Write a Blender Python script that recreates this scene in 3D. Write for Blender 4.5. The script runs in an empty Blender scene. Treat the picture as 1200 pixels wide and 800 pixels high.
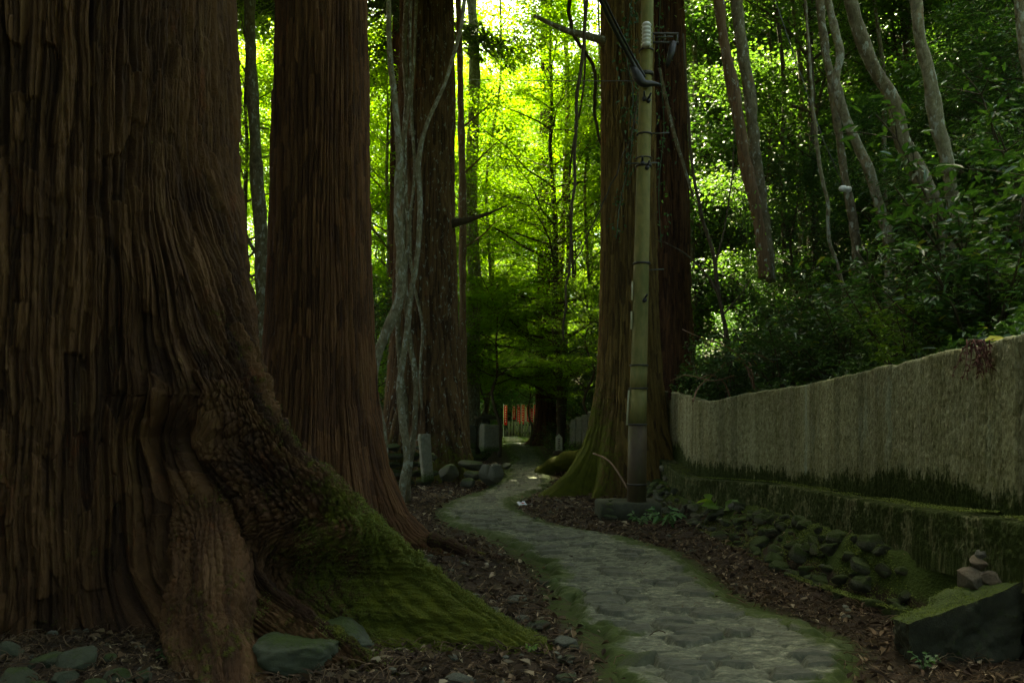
import bpy, numpy as np, math
from math import pi, sin, cos, atan2, radians, sqrt
rng = np.random.default_rng(11)
scn = bpy.context.scene
COL = scn.collection
F, EYE, HOR = 933.3, 1.5, 480.0
def at(px, py, d):
    return np.array([(px-600)/F*d, d, EYE-(py-HOR)/F*d])

# ------------------------------------------------------------------ noise
def _h(ix, iy, iz, s):
    h = (ix.astype(np.int64)*374761393 + iy.astype(np.int64)*668265263 + iz.astype(np.int64)*2147483647 + s*974634777) & 0xFFFFFFFF
    h = ((h ^ (h >> 13))*1274126177) & 0xFFFFFFFF
    h = ((h ^ (h >> 15))*2246822519) & 0xFFFFFFFF
    return ((h ^ (h >> 16)) & 0xFFFFFF)/16777215.0
def n3(x, y, z=0.0, s=0):
    x, y, z = np.broadcast_arrays(np.asarray(x, float), np.asarray(y, float), np.asarray(z, float))
    ix, iy, iz = np.floor(x), np.floor(y), np.floor(z)
    fx, fy, fz = x-ix, y-iy, z-iz
    fx, fy, fz = [f*f*(3-2*f) for f in (fx, fy, fz)]
    def L(a, b, t): return a+(b-a)*t
    c = lambda a, b, d: _h(ix+a, iy+b, iz+d, s)
    return L(L(L(c(0,0,0), c(1,0,0), fx), L(c(0,1,0), c(1,1,0), fx), fy),
             L(L(c(0,0,1), c(1,0,1), fx), L(c(0,1,1), c(1,1,1), fx), fy), fz)
def n2(x, y, s=0):
    x, y = np.broadcast_arrays(np.asarray(x, float), np.asarray(y, float))
    ix, iy = np.floor(x), np.floor(y)
    fx, fy = x-ix, y-iy
    fx, fy = fx*fx*(3-2*fx), fy*fy*(3-2*fy)
    z = np.zeros_like(ix)
    c = lambda a, b: _h(ix+a, iy+b, z, s)
    a = c(0,0)+(c(1,0)-c(0,0))*fx; b = c(0,1)+(c(1,1)-c(0,1))*fx
    return a+(b-a)*fy
def fbm2(x, y, o=4, s=0):
    t = 0; a = .5; n = 0
    for k in range(o):
        t = t+a*n2(x*2**k+17.3*k, y*2**k-9.1*k, s+k); n += a; a *= .5
    return t/n
def fbm3(x, y, z, o=3, s=0):
    t = 0; a = .5; n = 0
    for k in range(o):
        t = t+a*n3(x*2**k+3.3*k, y*2**k, z*2**k, s+k); n += a; a *= .5
    return t/n
def cells(x,y,sx,sy,s):
    gx_,gy_=x/sx,y/sy; ix,iy=np.floor(gx_),np.floor(gy_); f1=np.full(x.shape,9.); f2=f1.copy(); cid=np.zeros(x.shape)
    for a in (-1,0,1):
        for b in (-1,0,1):
            cx,cy=ix+a,iy+b; k=_h(cx,cy,cx*0,s); jx=cx+.1+.8*_h(cx,cy,cx*0,s+1); jy=cy+.1+.8*_h(cx,cy,cx*0,s+2)
            d=np.hypot(gx_-jx,(gy_-jy))
            m1=d<f1; f2=np.where(m1,f1,np.minimum(f2,d)); cid=np.where(m1,k,cid); f1=np.where(m1,d,f1)
    return f1,f2,cid
def sst(a, b, x):
    t = np.clip((x-a)/(b-a), 0, 1); return t*t*(3-2*t)
def unit(v):
    v = np.asarray(v, float); return v/np.maximum(np.linalg.norm(v, axis=-1, keepdims=True), 1e-9)

# ------------------------------------------------------------------ mesh helpers
class MB:
    """collects vertices, quads and triangles with point attributes"""
    def __init__(self): self.V=[]; self.Q=[]; self.T=[]; self.qm=[]; self.tm=[]; self.A={}; self.n=0
    def add(self, V, Q=None, T=None, m=0, **attrs):
        V = np.asarray(V, float).reshape(-1, 3); k = len(V)
        for a in set(list(self.A)+list(attrs)):
            if a not in self.A: self.A[a] = [np.zeros(self.n)] if self.n else []
            v = attrs.get(a, 0.0)
            self.A[a].append(np.broadcast_to(np.asarray(v, float), (k,)).copy() if np.ndim(v)==0 else np.asarray(v, float).ravel())
        self.V.append(V)
        if Q is not None and len(Q): Q=np.asarray(Q,int).reshape(-1,4); self.Q.append(Q+self.n); self.qm.append(np.full(len(Q), m))
        if T is not None and len(T): T=np.asarray(T,int).reshape(-1,3); self.T.append(T+self.n); self.tm.append(np.full(len(T), m))
        self.n += k; return self
    def mesh(self, name, mats, smooth=True):
        V = np.concatenate(self.V) if self.V else np.zeros((0,3))
        Q = np.concatenate(self.Q) if self.Q else np.zeros((0,4),int)
        T = np.concatenate(self.T) if self.T else np.zeros((0,3),int)
        mi = np.concatenate(self.qm+self.tm) if (self.qm or self.tm) else np.zeros(0)
        me = bpy.data.meshes.new(name)
        me.vertices.add(len(V)); me.vertices.foreach_set('co', V.astype(np.float32).ravel())
        me.loops.add(len(Q)*4+len(T)*3)
        me.loops.foreach_set('vertex_index', np.concatenate([Q.ravel(), T.ravel()]).astype(np.int32))
        me.polygons.add(len(Q)+len(T))
        st = np.concatenate([np.arange(len(Q))*4, len(Q)*4+np.arange(len(T))*3]).astype(np.int32)
        me.polygons.foreach_set('loop_start', st)
        me.polygons.foreach_set('loop_total', np.concatenate([np.full(len(Q),4), np.full(len(T),3)]).astype(np.int32))
        me.polygons.foreach_set('material_index', mi.astype(np.int32))
        me.polygons.foreach_set('use_smooth', np.full(len(Q)+len(T), smooth))
        me.update(calc_edges=True)
        for a, parts in self.A.items():
            at_ = me.attributes.new(a, 'FLOAT', 'POINT'); at_.data.foreach_set('value', np.concatenate(parts).astype(np.float32))
        for m in (mats if isinstance(mats, (list, tuple)) else [mats]): me.materials.append(m)
        return me
def grid_quads(nr, nc, wrap=False):
    r = np.arange(nr-1)[:, None]; c = np.arange(nc if wrap else nc-1)[None, :]
    c2 = (c+1) % nc
    return np.stack([r*nc+c, r*nc+c2, (r+1)*nc+c2, (r+1)*nc+c], -1).reshape(-1, 4)
def tube_add(mb, pts, rad, sides=6, m=0, cap=True, flow=False, **attrs):
    if flow:
        pts=np.asarray(pts,float); k=len(pts); al=np.concatenate([[0],np.cumsum(np.linalg.norm(np.diff(pts,axis=0),axis=1))])
        attrs['tv']=np.concatenate([np.repeat(al,sides),[0,al[-1]]]); attrs['tu']=np.concatenate([np.tile(np.abs(np.arange(sides)-sides/2)*2*np.mean(rad)*3.14/sides,k),[0,0]])
    pts = np.asarray(pts, float); n = len(pts); rad = np.broadcast_to(np.asarray(rad, float), (n,))
    t = unit(np.gradient(pts, axis=0))
    a = np.array([0,0,1.]) if abs(t[0,2]) < .9 else np.array([1.,0,0])
    u = unit(np.cross(t[0], a)); U = []
    for i in range(n):
        u = unit(u-np.dot(u, t[i])*t[i]); U.append(u)
    U = np.array(U); W = np.cross(t, U)
    th = np.arange(sides)*2*pi/sides
    V = pts[:,None]+rad[:,None,None]*(np.cos(th)[None,:,None]*U[:,None]+np.sin(th)[None,:,None]*W[:,None])
    V = V.reshape(-1,3); Q = grid_quads(n, sides, True)
    if cap:
        V = np.concatenate([V, pts[:1], pts[-1:]]); k = n*sides
        j = np.arange(sides); j2 = (j+1)%sides
        T = np.concatenate([np.stack([np.full(sides,k), j2, j],1), np.stack([np.full(sides,k+1), (n-1)*sides+j, (n-1)*sides+j2],1)])
    else: T = None
    mb.add(V, Q, T, m, **attrs)
def smooth_path(P, n):
    P = np.asarray(P, float); m = len(P)
    t = np.concatenate([[0], np.cumsum(np.maximum(np.linalg.norm(np.diff(P, axis=0), axis=1), 1e-6))]); t /= t[-1]
    s = np.linspace(0, 1, n)
    dP = np.gradient(P, t, axis=0) if m > 2 else np.repeat((P[1:]-P[:1]), m, 0)
    i = np.clip(np.searchsorted(t, s, side='right')-1, 0, m-2)
    h = (t[i+1]-t[i])[:,None]; x = ((s-t[i])/(t[i+1]-t[i]))[:,None]
    return (2*x**3-3*x**2+1)*P[i]+(x**3-2*x**2+x)*h*dP[i]+(-2*x**3+3*x**2)*P[i+1]+(x**3-x**2)*h*dP[i+1]
def box_add(mb, c, s, rz=0, m=0, bev=.0, tilt=None, **attrs):
    """a box with chamfered edges"""
    c = np.asarray(c, float); h = np.asarray(s, float)/2; b = min(bev, h.min()*.9)
    V=[]; 
    if b <= 0:
        V=[(x*h[0],y*h[1],z*h[2]) for z in (-1,1) for y in (-1,1) for x in (-1,1)]
        Q=[(0,2,3,1),(4,5,7,6),(0,1,5,4),(2,6,7,3),(0,4,6,2),(1,3,7,5)]; T=[]
    else:
        idx={}
        for x in (-1,1):
            for y in (-1,1):
                for z in (-1,1):
                    for k in range(3):
                        v=np.array([x,y,z])*h-b*np.array([x,y,z]); v[k]=h[k]*(x,y,z)[k]
                        idx[(x,y,z,k)]=len(V); V.append(v)
        Q=[]; T=[]
        for k in range(3):
            o=[a for a in range(3) if a!=k]
            for s_ in (-1,1):
                q=[]
                for (a,bb) in ((-1,-1),(1,-1),(1,1),(-1,1)):
                    g=[0,0,0]; g[k]=s_; g[o[0]]=a; g[o[1]]=bb; q.append(idx[(g[0],g[1],g[2],k)])
                Q.append(q)
        for k in range(3):
            o=[a for a in range(3) if a!=k]
            for a in (-1,1):
                for bb in (-1,1):
                    g=[0,0,0]; g[o[0]]=a; g[o[1]]=bb
                    g1=g[:]; g1[k]=-1; g2=g[:]; g2[k]=1
                    Q.append([idx[(*g1,o[0])],idx[(*g2,o[0])],idx[(*g2,o[1])],idx[(*g1,o[1])]])
        for x in (-1,1):
            for y in (-1,1):
                for z in (-1,1): T.append([idx[(x,y,z,0)],idx[(x,y,z,1)],idx[(x,y,z,2)]])
    V=np.array(V,float)
    if tilt is not None:
        from mathutils import Euler
        R=np.array(Euler(tilt).to_matrix()); V=V@R.T
    cr,sr=cos(rz),sin(rz); R=np.array([[cr,-sr,0],[sr,cr,0],[0,0,1]])
    mb.add(V@R.T+c, Q, T, m, **attrs)
def fix_normals(me):
    import bmesh
    bm=bmesh.new(); bm.from_mesh(me); bmesh.ops.recalc_face_normals(bm, faces=bm.faces); bm.to_mesh(me); bm.free(); return me

# ------------------------------------------------------------------ objects
def tag(o, label=None, cat=None, group=None, kind=None):
    if label: o['label']=label
    if cat: o['category']=cat
    if group: o['group']=group
    if kind: o['kind']=kind
    return o
def thing(name, label, cat, loc=(0,0,0), rz=0, group=None, scale=1):
    o=bpy.data.objects.new(name, None); COL.objects.link(o); o.location=loc; o.rotation_euler=(0,0,rz); o.scale=(scale,)*3
    o.empty_display_size=.2
    return tag(o,label,cat,group)
def obj(name, me, parent=None, loc=(0,0,0), rot=(0,0,0), scale=(1,1,1)):
    o=bpy.data.objects.new(name, me); COL.objects.link(o); o.location=loc; o.rotation_euler=rot; o.scale=scale
    if parent is not None: o.parent=parent
    return o
def copy_tree(o, parent=None):
    kids=[c for c in bpy.data.objects if c.parent==o]
    c=o.copy(); COL.objects.link(c)
    if parent is not None: c.parent=parent
    for k in kids: copy_tree(k,c)
    return c

# ------------------------------------------------------------------ materials
class N:
    def __init__(s, name):
        s.m=bpy.data.materials.new(name); s.m.use_nodes=True; s.t=s.m.node_tree; s.t.nodes.clear()
        s.out=s.new('ShaderNodeOutputMaterial'); s.b=s.new('ShaderNodeBsdfPrincipled'); s.l(s.b.outputs[0], s.out.inputs[0])
    def new(s, ty, **kw):
        n=s.t.nodes.new(ty)
        for k,v in kw.items():
            if isinstance(k,str) and hasattr(n,k): setattr(n,k,v)
        return n
    def l(s,a,b): s.t.links.new(a,b)
    def val(s, x, inp):
        if hasattr(x,'type') and hasattr(x,'node'): s.l(x,inp)
        else:
            if isinstance(x,(tuple,list)) and len(x)==3 and len(inp.default_value)==4: x=(*x,1)
            inp.default_value=x
    def coord(s, scale=(1,1,1), which='Object'):
        c=s.new('ShaderNodeTexCoord'); m=s.new('ShaderNodeMapping'); s.l(c.outputs[which], m.inputs[0]); m.inputs['Scale'].default_value=scale
        return m.outputs[0]
    def noise(s, v, scale=5, detail=4, rough=.55, dist=0.0):
        n=s.new('ShaderNodeTexNoise'); s.l(v,n.inputs['Vector']); n.inputs['Scale'].default_value=scale; n.inputs['Detail'].default_value=detail
        n.inputs['Roughness'].default_value=rough; n.inputs['Distortion'].default_value=dist; return n.outputs[0]
    def ramp(s, f, stops):
        r=s.new('ShaderNodeValToRGB'); e=r.color_ramp.elements
        while len(e)<len(stops): e.new(.5)
        for x,(p,c) in zip(e,stops):
            x.position=p; x.color=(*c,1) if isinstance(c,(tuple,list)) else (c,c,c,1)
        s.val(f,r.inputs[0]); return r.outputs[0]
    def mix(s, f, a, b, mode='MIX'):
        n=s.new('ShaderNodeMix', data_type='RGBA', blend_type=mode); s.val(f,n.inputs[0]); s.val(a,n.inputs[6]); s.val(b,n.inputs[7]); return n.outputs[2]
    def math(s, op, a, b=0.0, clamp=False):
        n=s.new('ShaderNodeMath', operation=op, use_clamp=clamp); s.val(a,n.inputs[0]); s.val(b,n.inputs[1]); return n.outputs[0]
    def attr(s, name):
        n=s.new('ShaderNodeAttribute', attribute_name=name); return n.outputs['Fac']
    def orand(s): return s.new('ShaderNodeObjectInfo').outputs['Random']
    def bump(s, h, strength=.5, dist=.01, nrm=None):
        n=s.new('ShaderNodeBump'); s.val(h,n.inputs['Height']); n.inputs['Strength'].default_value=strength; n.inputs['Distance'].default_value=dist
        if nrm is not None: s.l(nrm,n.inputs['Normal'])
        return n.outputs[0]
    def done(s, col, rough=.8, nrm=None, spec=.3, **kw):
        s.val(col, s.b.inputs['Base Color']); s.val(rough, s.b.inputs['Roughness']); s.b.inputs['Specular IOR Level'].default_value=spec
        if nrm is not None: s.l(nrm, s.b.inputs['Normal'])
        return s.m

def flowc(s,sc):
    c=s.new('ShaderNodeCombineXYZ'); s.val(s.math('MULTIPLY',s.attr('tu'),sc[0]),c.inputs[0]); s.val(s.math('MULTIPLY',s.attr('tv'),sc[2]),c.inputs[1]); return c.outputs[0]
def bark_mat(name, c1, c2, c3=None, moss=(.095,.105,.008), sc=(14,14,1.6), lichen=0, mossfac=1.0, flow=False):
    s=N(name); v=flowc(s,sc) if flow else s.coord(sc); a=s.noise(v,1.0,6,.65,.4); f=s.noise(s.coord((1,1,1)),.9,3)
    fine=s.noise(flowc(s,(70,70,16)) if flow else s.coord((60,60,14)),1.0,4,.6)
    col=s.ramp(a,[(.28,c1),(.5,c2),(.72,c3 or c2)])
    col=s.mix(s.ramp(f,[(.45,0.0),(.75,.4)]),col,(c2[0]*1.1,c2[1]*1.25,c2[2]*1.1))
    col=s.mix(s.math('MULTIPLY',fine,.5),col,(c1[0]*.5,c1[1]*.5,c1[2]*.5))
    if flow:
        sr=s.attr('strip'); col=s.mix(s.ramp(sr,[(.15,.75),(.5,0.0)]),col,(c1[0]*.8,c1[1]*.8,c1[2]*.8)); col=s.mix(s.ramp(sr,[(.55,0.0),(.9,.6)]),col,(c2[0]*1.5,c2[1]*1.6,c2[2]*1.6))
    rust=s.ramp(s.noise(s.coord((3,3,1.4)),1.3,5,.7),[(.6,0.0),(.72,1.0)])
    col=s.mix(s.math('MULTIPLY',rust,.45),col,(c2[0]*1.7,c2[1]*1.0,c2[2]*.75))
    if lichen:
        li=s.ramp(s.noise(s.coord((9,9,5)),1.5,5,.65),[(.60-lichen*.12,0.0),(.64-lichen*.1,1.0)])
        col=s.mix(s.math('MULTIPLY',li,.85),col,(.27,.29,.23))
    mo=s.math('ADD',s.attr('moss'),s.math('MULTIPLY',s.math('SUBTRACT',s.noise(s.coord((1,1,1)),4.5,5,.7),.5),1.3)); mn=s.noise(s.coord((1,1,1)),26,4,.7)
    mf=s.math('MULTIPLY',s.ramp(s.math('ADD',mo,s.math('MULTIPLY',s.math('SUBTRACT',mn,.5),1.2)),[(.32,0.0),(.62,1.0)]),mossfac)
    mc=s.mix(s.noise(s.coord((1,1,1)),9,3,.6),(moss[0]*.45,moss[1]*.5,moss[2]),(moss[0]*1.5,moss[1]*1.45,moss[2]*1.3))
    col=s.mix(mf,col,mc)
    h=s.math('ADD',s.math('MULTIPLY',a,1.0),s.math('MULTIPLY',fine,.45))
    h=s.math('ADD',h,s.math('MULTIPLY',s.math('MULTIPLY',s.noise(s.coord((1,1,1)),90,3,.7),mf),.8))
    return s.done(col,.85,s.bump(h,1.0,.04 if flow else .02),.2)
def leaf_mat(name, c1, c2, trans, rough=.45, tfac=.45, spec=.4, yellow=0.0):
    s=N(name); r=s.attr('rnd'); o=s.orand()
    col=s.ramp(r,[(0,c1),(1,c2)])
    hs=s.new('ShaderNodeHueSaturation'); s.l(col,hs.inputs['Color']); s.l(s.math('ADD',.75,s.math('MULTIPLY',o,.5)),hs.inputs['Value']); s.l(s.math('ADD',.485,s.math('MULTIPLY',o,.025)),hs.inputs['Hue'])
    col=hs.outputs[0]
    if yellow:
        col=s.mix(s.ramp(r,[(1-yellow,0.0),(1-yellow*.98,1.0)]),col,(.35,.30,.03))
    s.done(col,rough,None,spec)
    tr=s.new('ShaderNodeBsdfTranslucent'); tc=s.mix(s.math('MULTIPLY',r,.8),trans,(trans[0]*1.6,trans[1]*1.25,trans[2])); s.l(tc,tr.inputs[0])
    mx=s.new('ShaderNodeMixShader'); mx.inputs[0].default_value=tfac; s.l(s.b.outputs[0],mx.inputs[1]); s.l(tr.outputs[0],mx.inputs[2]); s.l(mx.outputs[0],s.out.inputs[0])
    return s.m
M={}
M['cedar']=bark_mat('cedar_bark',(.018,.008,.004),(.078,.036,.014),(.165,.092,.038),sc=(16,16,1.3),flow=True)
M['cedar_red']=bark_mat('red_cedar_bark',(.03,.013,.006),(.105,.046,.018),(.16,.085,.034),sc=(20,20,1.2),flow=True)
M['cedar_olive']=bark_mat('olive_cedar_bark',(.045,.026,.008),(.14,.088,.024),(.21,.15,.045),sc=(20,20,1.2),flow=True)
M['cedar_spot']=bark_mat('lichened_cedar_bark',(.035,.019,.009),(.13,.074,.032),(.20,.135,.062),sc=(18,18,1.2),lichen=.02,flow=True)
M['grey_bark']=bark_mat('pale_smooth_bark',(.07,.06,.035),(.19,.17,.10),(.32,.30,.20),sc=(18,18,12),lichen=.5)
M['tan_bark']=bark_mat('tan_smooth_bark',(.045,.038,.018),(.14,.12,.065),(.25,.225,.145),sc=(16,16,10),lichen=.3)
M['red_thin']=bark_mat('rusty_thin_bark',(.055,.034,.015),(.14,.088,.042),(.20,.135,.07),sc=(26,26,3),lichen=.05)
M['dark_bark']=bark_mat('dark_branch_bark',(.03,.024,.014),(.07,.055,.03),(.1,.08,.05),sc=(20,20,4))
M['maple']=leaf_mat('maple_leaf',(.055,.11,.010),(.105,.17,.018),(.19,.37,.018),.5,.57)
M['maple_deep']=leaf_mat('deep_green_leaf',(.04,.09,.012),(.08,.145,.02),(.09,.20,.02),.5,.45)
M['evergreen']=leaf_mat('evergreen_leaf',(.018,.048,.016),(.05,.10,.028),(.06,.16,.015),.4,.3,.45,.012)
M['fresh']=leaf_mat('fresh_leaf',(.07,.14,.02),(.11,.19,.03),(.16,.32,.02),.42,.4,.4)
M['cedar_leaf']=leaf_mat('cedar_needles',(.02,.045,.012),(.04,.075,.02),(.04,.08,.01),.6,.2)
M['fern']=leaf_mat('low_plant_leaf',(.04,.10,.03),(.08,.16,.05),(.09,.22,.03),.45,.35)
M['mossleaf']=leaf_mat('moss_tips',(.04,.058,.006),(.12,.15,.014),(.09,.13,.01),.7,.25)
M['litter']=N('dead_leaves')
def mk_litter():
    s=M['litter']; r=s.attr('rnd'); col=s.ramp(r,[(0,(.022,.011,.006)),(.35,(.055,.033,.016)),(.7,(.115,.073,.038)),(.92,(.20,.145,.085)),(1,(.42,.34,.22))])
    return s.done(col,.75,None,.25)
M['litter']=mk_litter()
def soil():
    s=N('forest_soil'); v=s.coord(); a=s.noise(v,7,6,.7); b=s.noise(v,45,4,.7); c=s.noise(v,.8,3)
    col=s.ramp(a,[(.3,(.018,.012,.007)),(.55,(.038,.025,.014)),(.75,(.07,.048,.027))])
    col=s.mix(s.ramp(b,[(.5,0.0),(.75,.6)]),col,(.10,.07,.042))
    mf=s.ramp(s.math('ADD',s.attr('moss'),s.math('SUBTRACT',s.noise(v,12,5,.7),.5)),[(.35,0.0),(.6,1.0)])
    col=s.mix(mf,col,s.mix(s.noise(v,30,3),(.02,.036,.006),(.06,.085,.012)))
    return s.done(col,.9,s.bump(s.math('ADD',a,b),.8,.03),.2)
M['soil']=soil()
def stonemat(name,c1,c2,sc=9,moss=(.045,.065,.010),speck=.0):
    s=N(name); v=s.coord(); a=s.noise(v,sc,7,.65); b=s.noise(v,sc*9,3,.6)
    col=s.ramp(a,[(.3,c1),(.7,c2)]); col=s.mix(s.math('MULTIPLY',b,.5),col,tuple(x*.5 for x in c1))
    if speck: col=s.mix(s.ramp(s.noise(v,sc*2.2,6,.8),[(.58,0.0),(.66,speck)]),col,(.34,.34,.28))
    col=s.mix(s.math('MULTIPLY',s.orand(),.3),col,(c2[0]*.95,c2[1]*.85,c2[2]*.65))
    mf=s.ramp(s.math('ADD',s.attr('moss'),s.math('SUBTRACT',s.noise(v,sc*2.5,5,.7),.5)),[(.38,0.0),(.6,1.0)])
    col=s.mix(mf,col,s.mix(s.noise(v,sc*4,3,.6),(moss[0]*.45,moss[1]*.5,moss[2]),(moss[0]*1.5,moss[1]*1.5,moss[2]*1.3)))
    return s.done(col,.82,s.bump(s.math('ADD',a,s.math('MULTIPLY',b,s.math('ADD',.5,mf))),.8,.012),.3)
M['rock']=stonemat('grey_rock',(.05,.053,.038),(.15,.155,.11),10)
M['cobble']=stonemat('green_grey_cobble',(.035,.042,.026),(.08,.092,.055),6)
M['darkrock']=stonemat('mossy_dark_rock',(.028,.030,.02),(.075,.078,.048),9)
M['blackrock']=stonemat('near_black_rock',(.018,.020,.012),(.065,.068,.042),11)  # darkest rock colour, used for the leaning block
M['brownrock']=stonemat('brown_rock',(.075,.062,.042),(.17,.14,.10),9)
M['greyrock']=stonemat('charcoal_rock',(.09,.09,.085),(.18,.18,.16),9)
M['carved']=stonemat('weathered_granite',(.09,.093,.06),(.21,.21,.15),16,speck=.4)
def pathmat():
    s=N('old_paving'); v=s.coord(); big=s.noise(v,2.2,4,.6); a=s.noise(s.coord((1,2.4,1)),11,8,.8); b=s.noise(v,80,4,.7)
    mort=s.ramp(a,[(.34,(.03,.034,.022)),(.46,(.085,.095,.062)),(.56,(.19,.195,.125)),(.69,(.48,.47,.33))])
    mort=s.mix(s.ramp(big,[(.35,.5),(.6,0.0)]),mort,(.085,.09,.058))
    st=s.ramp(s.noise(v,14,5,.6),[(.3,(.042,.046,.030)),(.7,(.09,.096,.064))])
    col=s.mix(s.attr('stone'),mort,st)
    col=s.mix(s.math('MULTIPLY',s.attr('joint'),.75),col,(.022,.024,.014))
    col=s.mix(s.math('MULTIPLY',b,.35),col,(.03,.03,.02))
    mf=s.ramp(s.math('ADD',s.attr('moss'),s.math('MULTIPLY',s.math('SUBTRACT',s.noise(v,16,6,.75),.5),1.3)),[(.4,0.0),(.66,1.0)])
    col=s.mix(mf,col,s.mix(s.noise(v,40,3,.6),(.022,.034,.006),(.065,.09,.013)))
    return s.done(col,s.math('SUBTRACT',.85,s.math('MULTIPLY',s.attr('stone'),.2)),s.bump(s.math('ADD',a,s.math('MULTIPLY',b,.6)),.9,.012),.35)
M['path']=pathmat()
def wallmat():
    s=N('board_marked_concrete'); v=s.coord((1,1,.12)); a=s.noise(s.coord((9,9,6)),2.2,7,.8); st=s.noise(s.coord((30,30,11)),1.6,5,.75); b=s.noise(s.coord(),60,4,.7)
    col=s.ramp(a,[(.3,(.07,.06,.022)),(.45,(.27,.262,.13)),(.58,(.40,.39,.22)),(.74,(.56,.55,.38))])
    col=s.mix(s.ramp(st,[(.5,0.0),(.68,.6)]),col,(.055,.05,.025))
    col=s.mix(s.ramp(s.noise(s.coord((2.2,2.2,.8)),1,5,.7),[(.45,0.0),(.65,.6)]),col,(.15,.135,.045))
    col=s.mix(s.math('MULTIPLY',b,.4),col,(.06,.06,.035))
    sr=s.attr('strip'); col=s.mix(s.ramp(sr,[(.0,.45),(.4,0.0)]),col,(.075,.07,.035)); col=s.mix(s.ramp(sr,[(.75,0.0),(1,.3)]),col,(.36,.35,.22))
    w=s.attr('wash'); col=s.mix(w,col,(.30,.36,.27))
    mf=s.ramp(s.math('ADD',s.attr('moss'),s.math('MULTIPLY',s.math('SUBTRACT',s.noise(s.coord((22,22,5)),1.2,6,.75),.5),1.5)),[(.4,0.0),(.62,1.0)])
    col=s.mix(mf,col,s.mix(s.noise(s.coord(),30,3,.6),(.010,.016,.003),(.048,.066,.010)))
    return s.done(col,.88,s.bump(s.math('ADD',s.math('ADD',st,b),s.math('MULTIPLY',s.noise(s.coord(),140,2),mf)),.7,.012),.2)
M['wall']=wallmat()
def simple(name,c,rough=.6,var=.25,sc=12,metal=0.0,moss=0):
    s=N(name); a=s.noise(s.coord(),sc,5,.65); col=s.mix(s.math('MULTIPLY',a,var*2),c,tuple(x*.35 for x in c))
    if moss:
        col=s.mix(s.ramp(s.noise(s.coord((4,4,1.2)),1.6,5,.7),[(.42,0.0),(.62,moss)]),col,(.09,.10,.02))
    s.b.inputs['Metallic'].default_value=metal
    return s.done(col,rough,s.bump(a,.25,.004),.4)
M['pole']=simple('weathered_pole_paint',(.24,.21,.06),.75,.4,9,0,.8)
M['pole_dark']=simple('brown_pole_sleeve',(.085,.058,.028),.7,.4,14,0,.35)
M['band']=simple('dark_metal_band',(.06,.055,.045),.5,.2,20,.6)
M['black']=simple('black_rubber',(.02,.02,.018),.5,.1,20)
M['cream']=simple('cream_plastic_strip',(.36,.35,.2),.6,.2,30)
M['white']=simple('white_glaze',(.5,.5,.45),.3,.08,30)
M['wire']=simple('weathered_wire',(.10,.11,.09),.6,.2,30,.4)
M['red']=simple('red_banner_cloth',(.7,.02,.025),.8,.15,20)
M['whitecloth']=simple('white_banner_cloth',(.75,.74,.7),.8,.12,20)
M['palewood']=simple('pale_weathered_wood',(.17,.16,.12),.8,.35,16)
M['darkwood']=simple('dark_wood',(.05,.04,.03),.8,.3,16)
M['twig']=simple('dry_twig',(.22,.13,.075),.75,.35,26)
M['deadfrond']=simple('dead_russet_frond',(.10,.035,.02),.85,.3,30)
M['yellowleaf']=simple('yellow_leaf',(.6,.52,.06),.5,.15,20)
M['paper']=simple('crumpled_wrapper',(.72,.74,.78),.45,.1,30)
M['inkred']=simple('red_print',(.6,.05,.04),.5,.1,30)

# ------------------------------------------------------------------ terrain
# wall line: pixel x, top y, foot y, distance (measured from the picture, built at its true distance)
WL=np.array([(772,457,528,15.1),(800,463,545,13.2),(817,468,558,11.7),(831,470,561,11.2),(877,460,564,10.3),(922,453.5,567,9.5),(949,449,571,8.85),(1012,434,582,7.3),(1050,426,588,6.6),(1106,411,597,5.8),(1162,400,603,5.3),(1200,391,607,5.0),(1290,365,622,4.5),(1500,320,660,3.75),(2100,180,760,2.6)],float)
WX=(WL[:,0]-600)/F*WL[:,3]; WY=WL[:,3]; WT=EYE-(WL[:,1]-HOR)/F*WY; WF=EYE-(WL[:,2]-HOR)/F*WY
o_=np.argsort(WY); WX,WY,WT,WF=WX[o_],WY[o_],WT[o_],WF[o_]
def wall_x(y): return np.interp(y,WY,WX)
def wall_f(y): return np.interp(y,WY,WF)
def wall_t(y): return np.interp(y,WY,WT)
PT=np.array([ # screen y, left x, right x of the path
 (512.5,588,611),(519,590,618),(525,595,626),(540,602,640),(546,592,642),(559,591,645),(567,583,645),(573,573,642),(581,548,618),(590,526,602),(599,514,603),(607,516,616),(616,526,652),(631,573,727),(646,604,788),(660,628,808),(676,640,826),(702,652,858),(725,668,915),(745,690,972),(770,715,995),(800,722,985),(860,740,1010),(960,700,1060),(1200,560,1160)],float)
PD=F*EYE/(PT[:,0]-HOR); PL=(PT[:,1]-600)/F*PD; PR=(PT[:,2]-600)/F*PD
o_=np.argsort(PD); PD,PL,PR=PD[o_],PL[o_],PR[o_]
def path_lr(y): return np.interp(y,PD,PL),np.interp(y,PD,PR)
def bank_foot(y): return np.interp(y,[3,4.5,5.15,5.6,6.2,6.8,8.2,10,12,15],[3.05,3.05,3.0,2.75,2.6,2.54,2.46,2.36,2.1,1.9])
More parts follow.
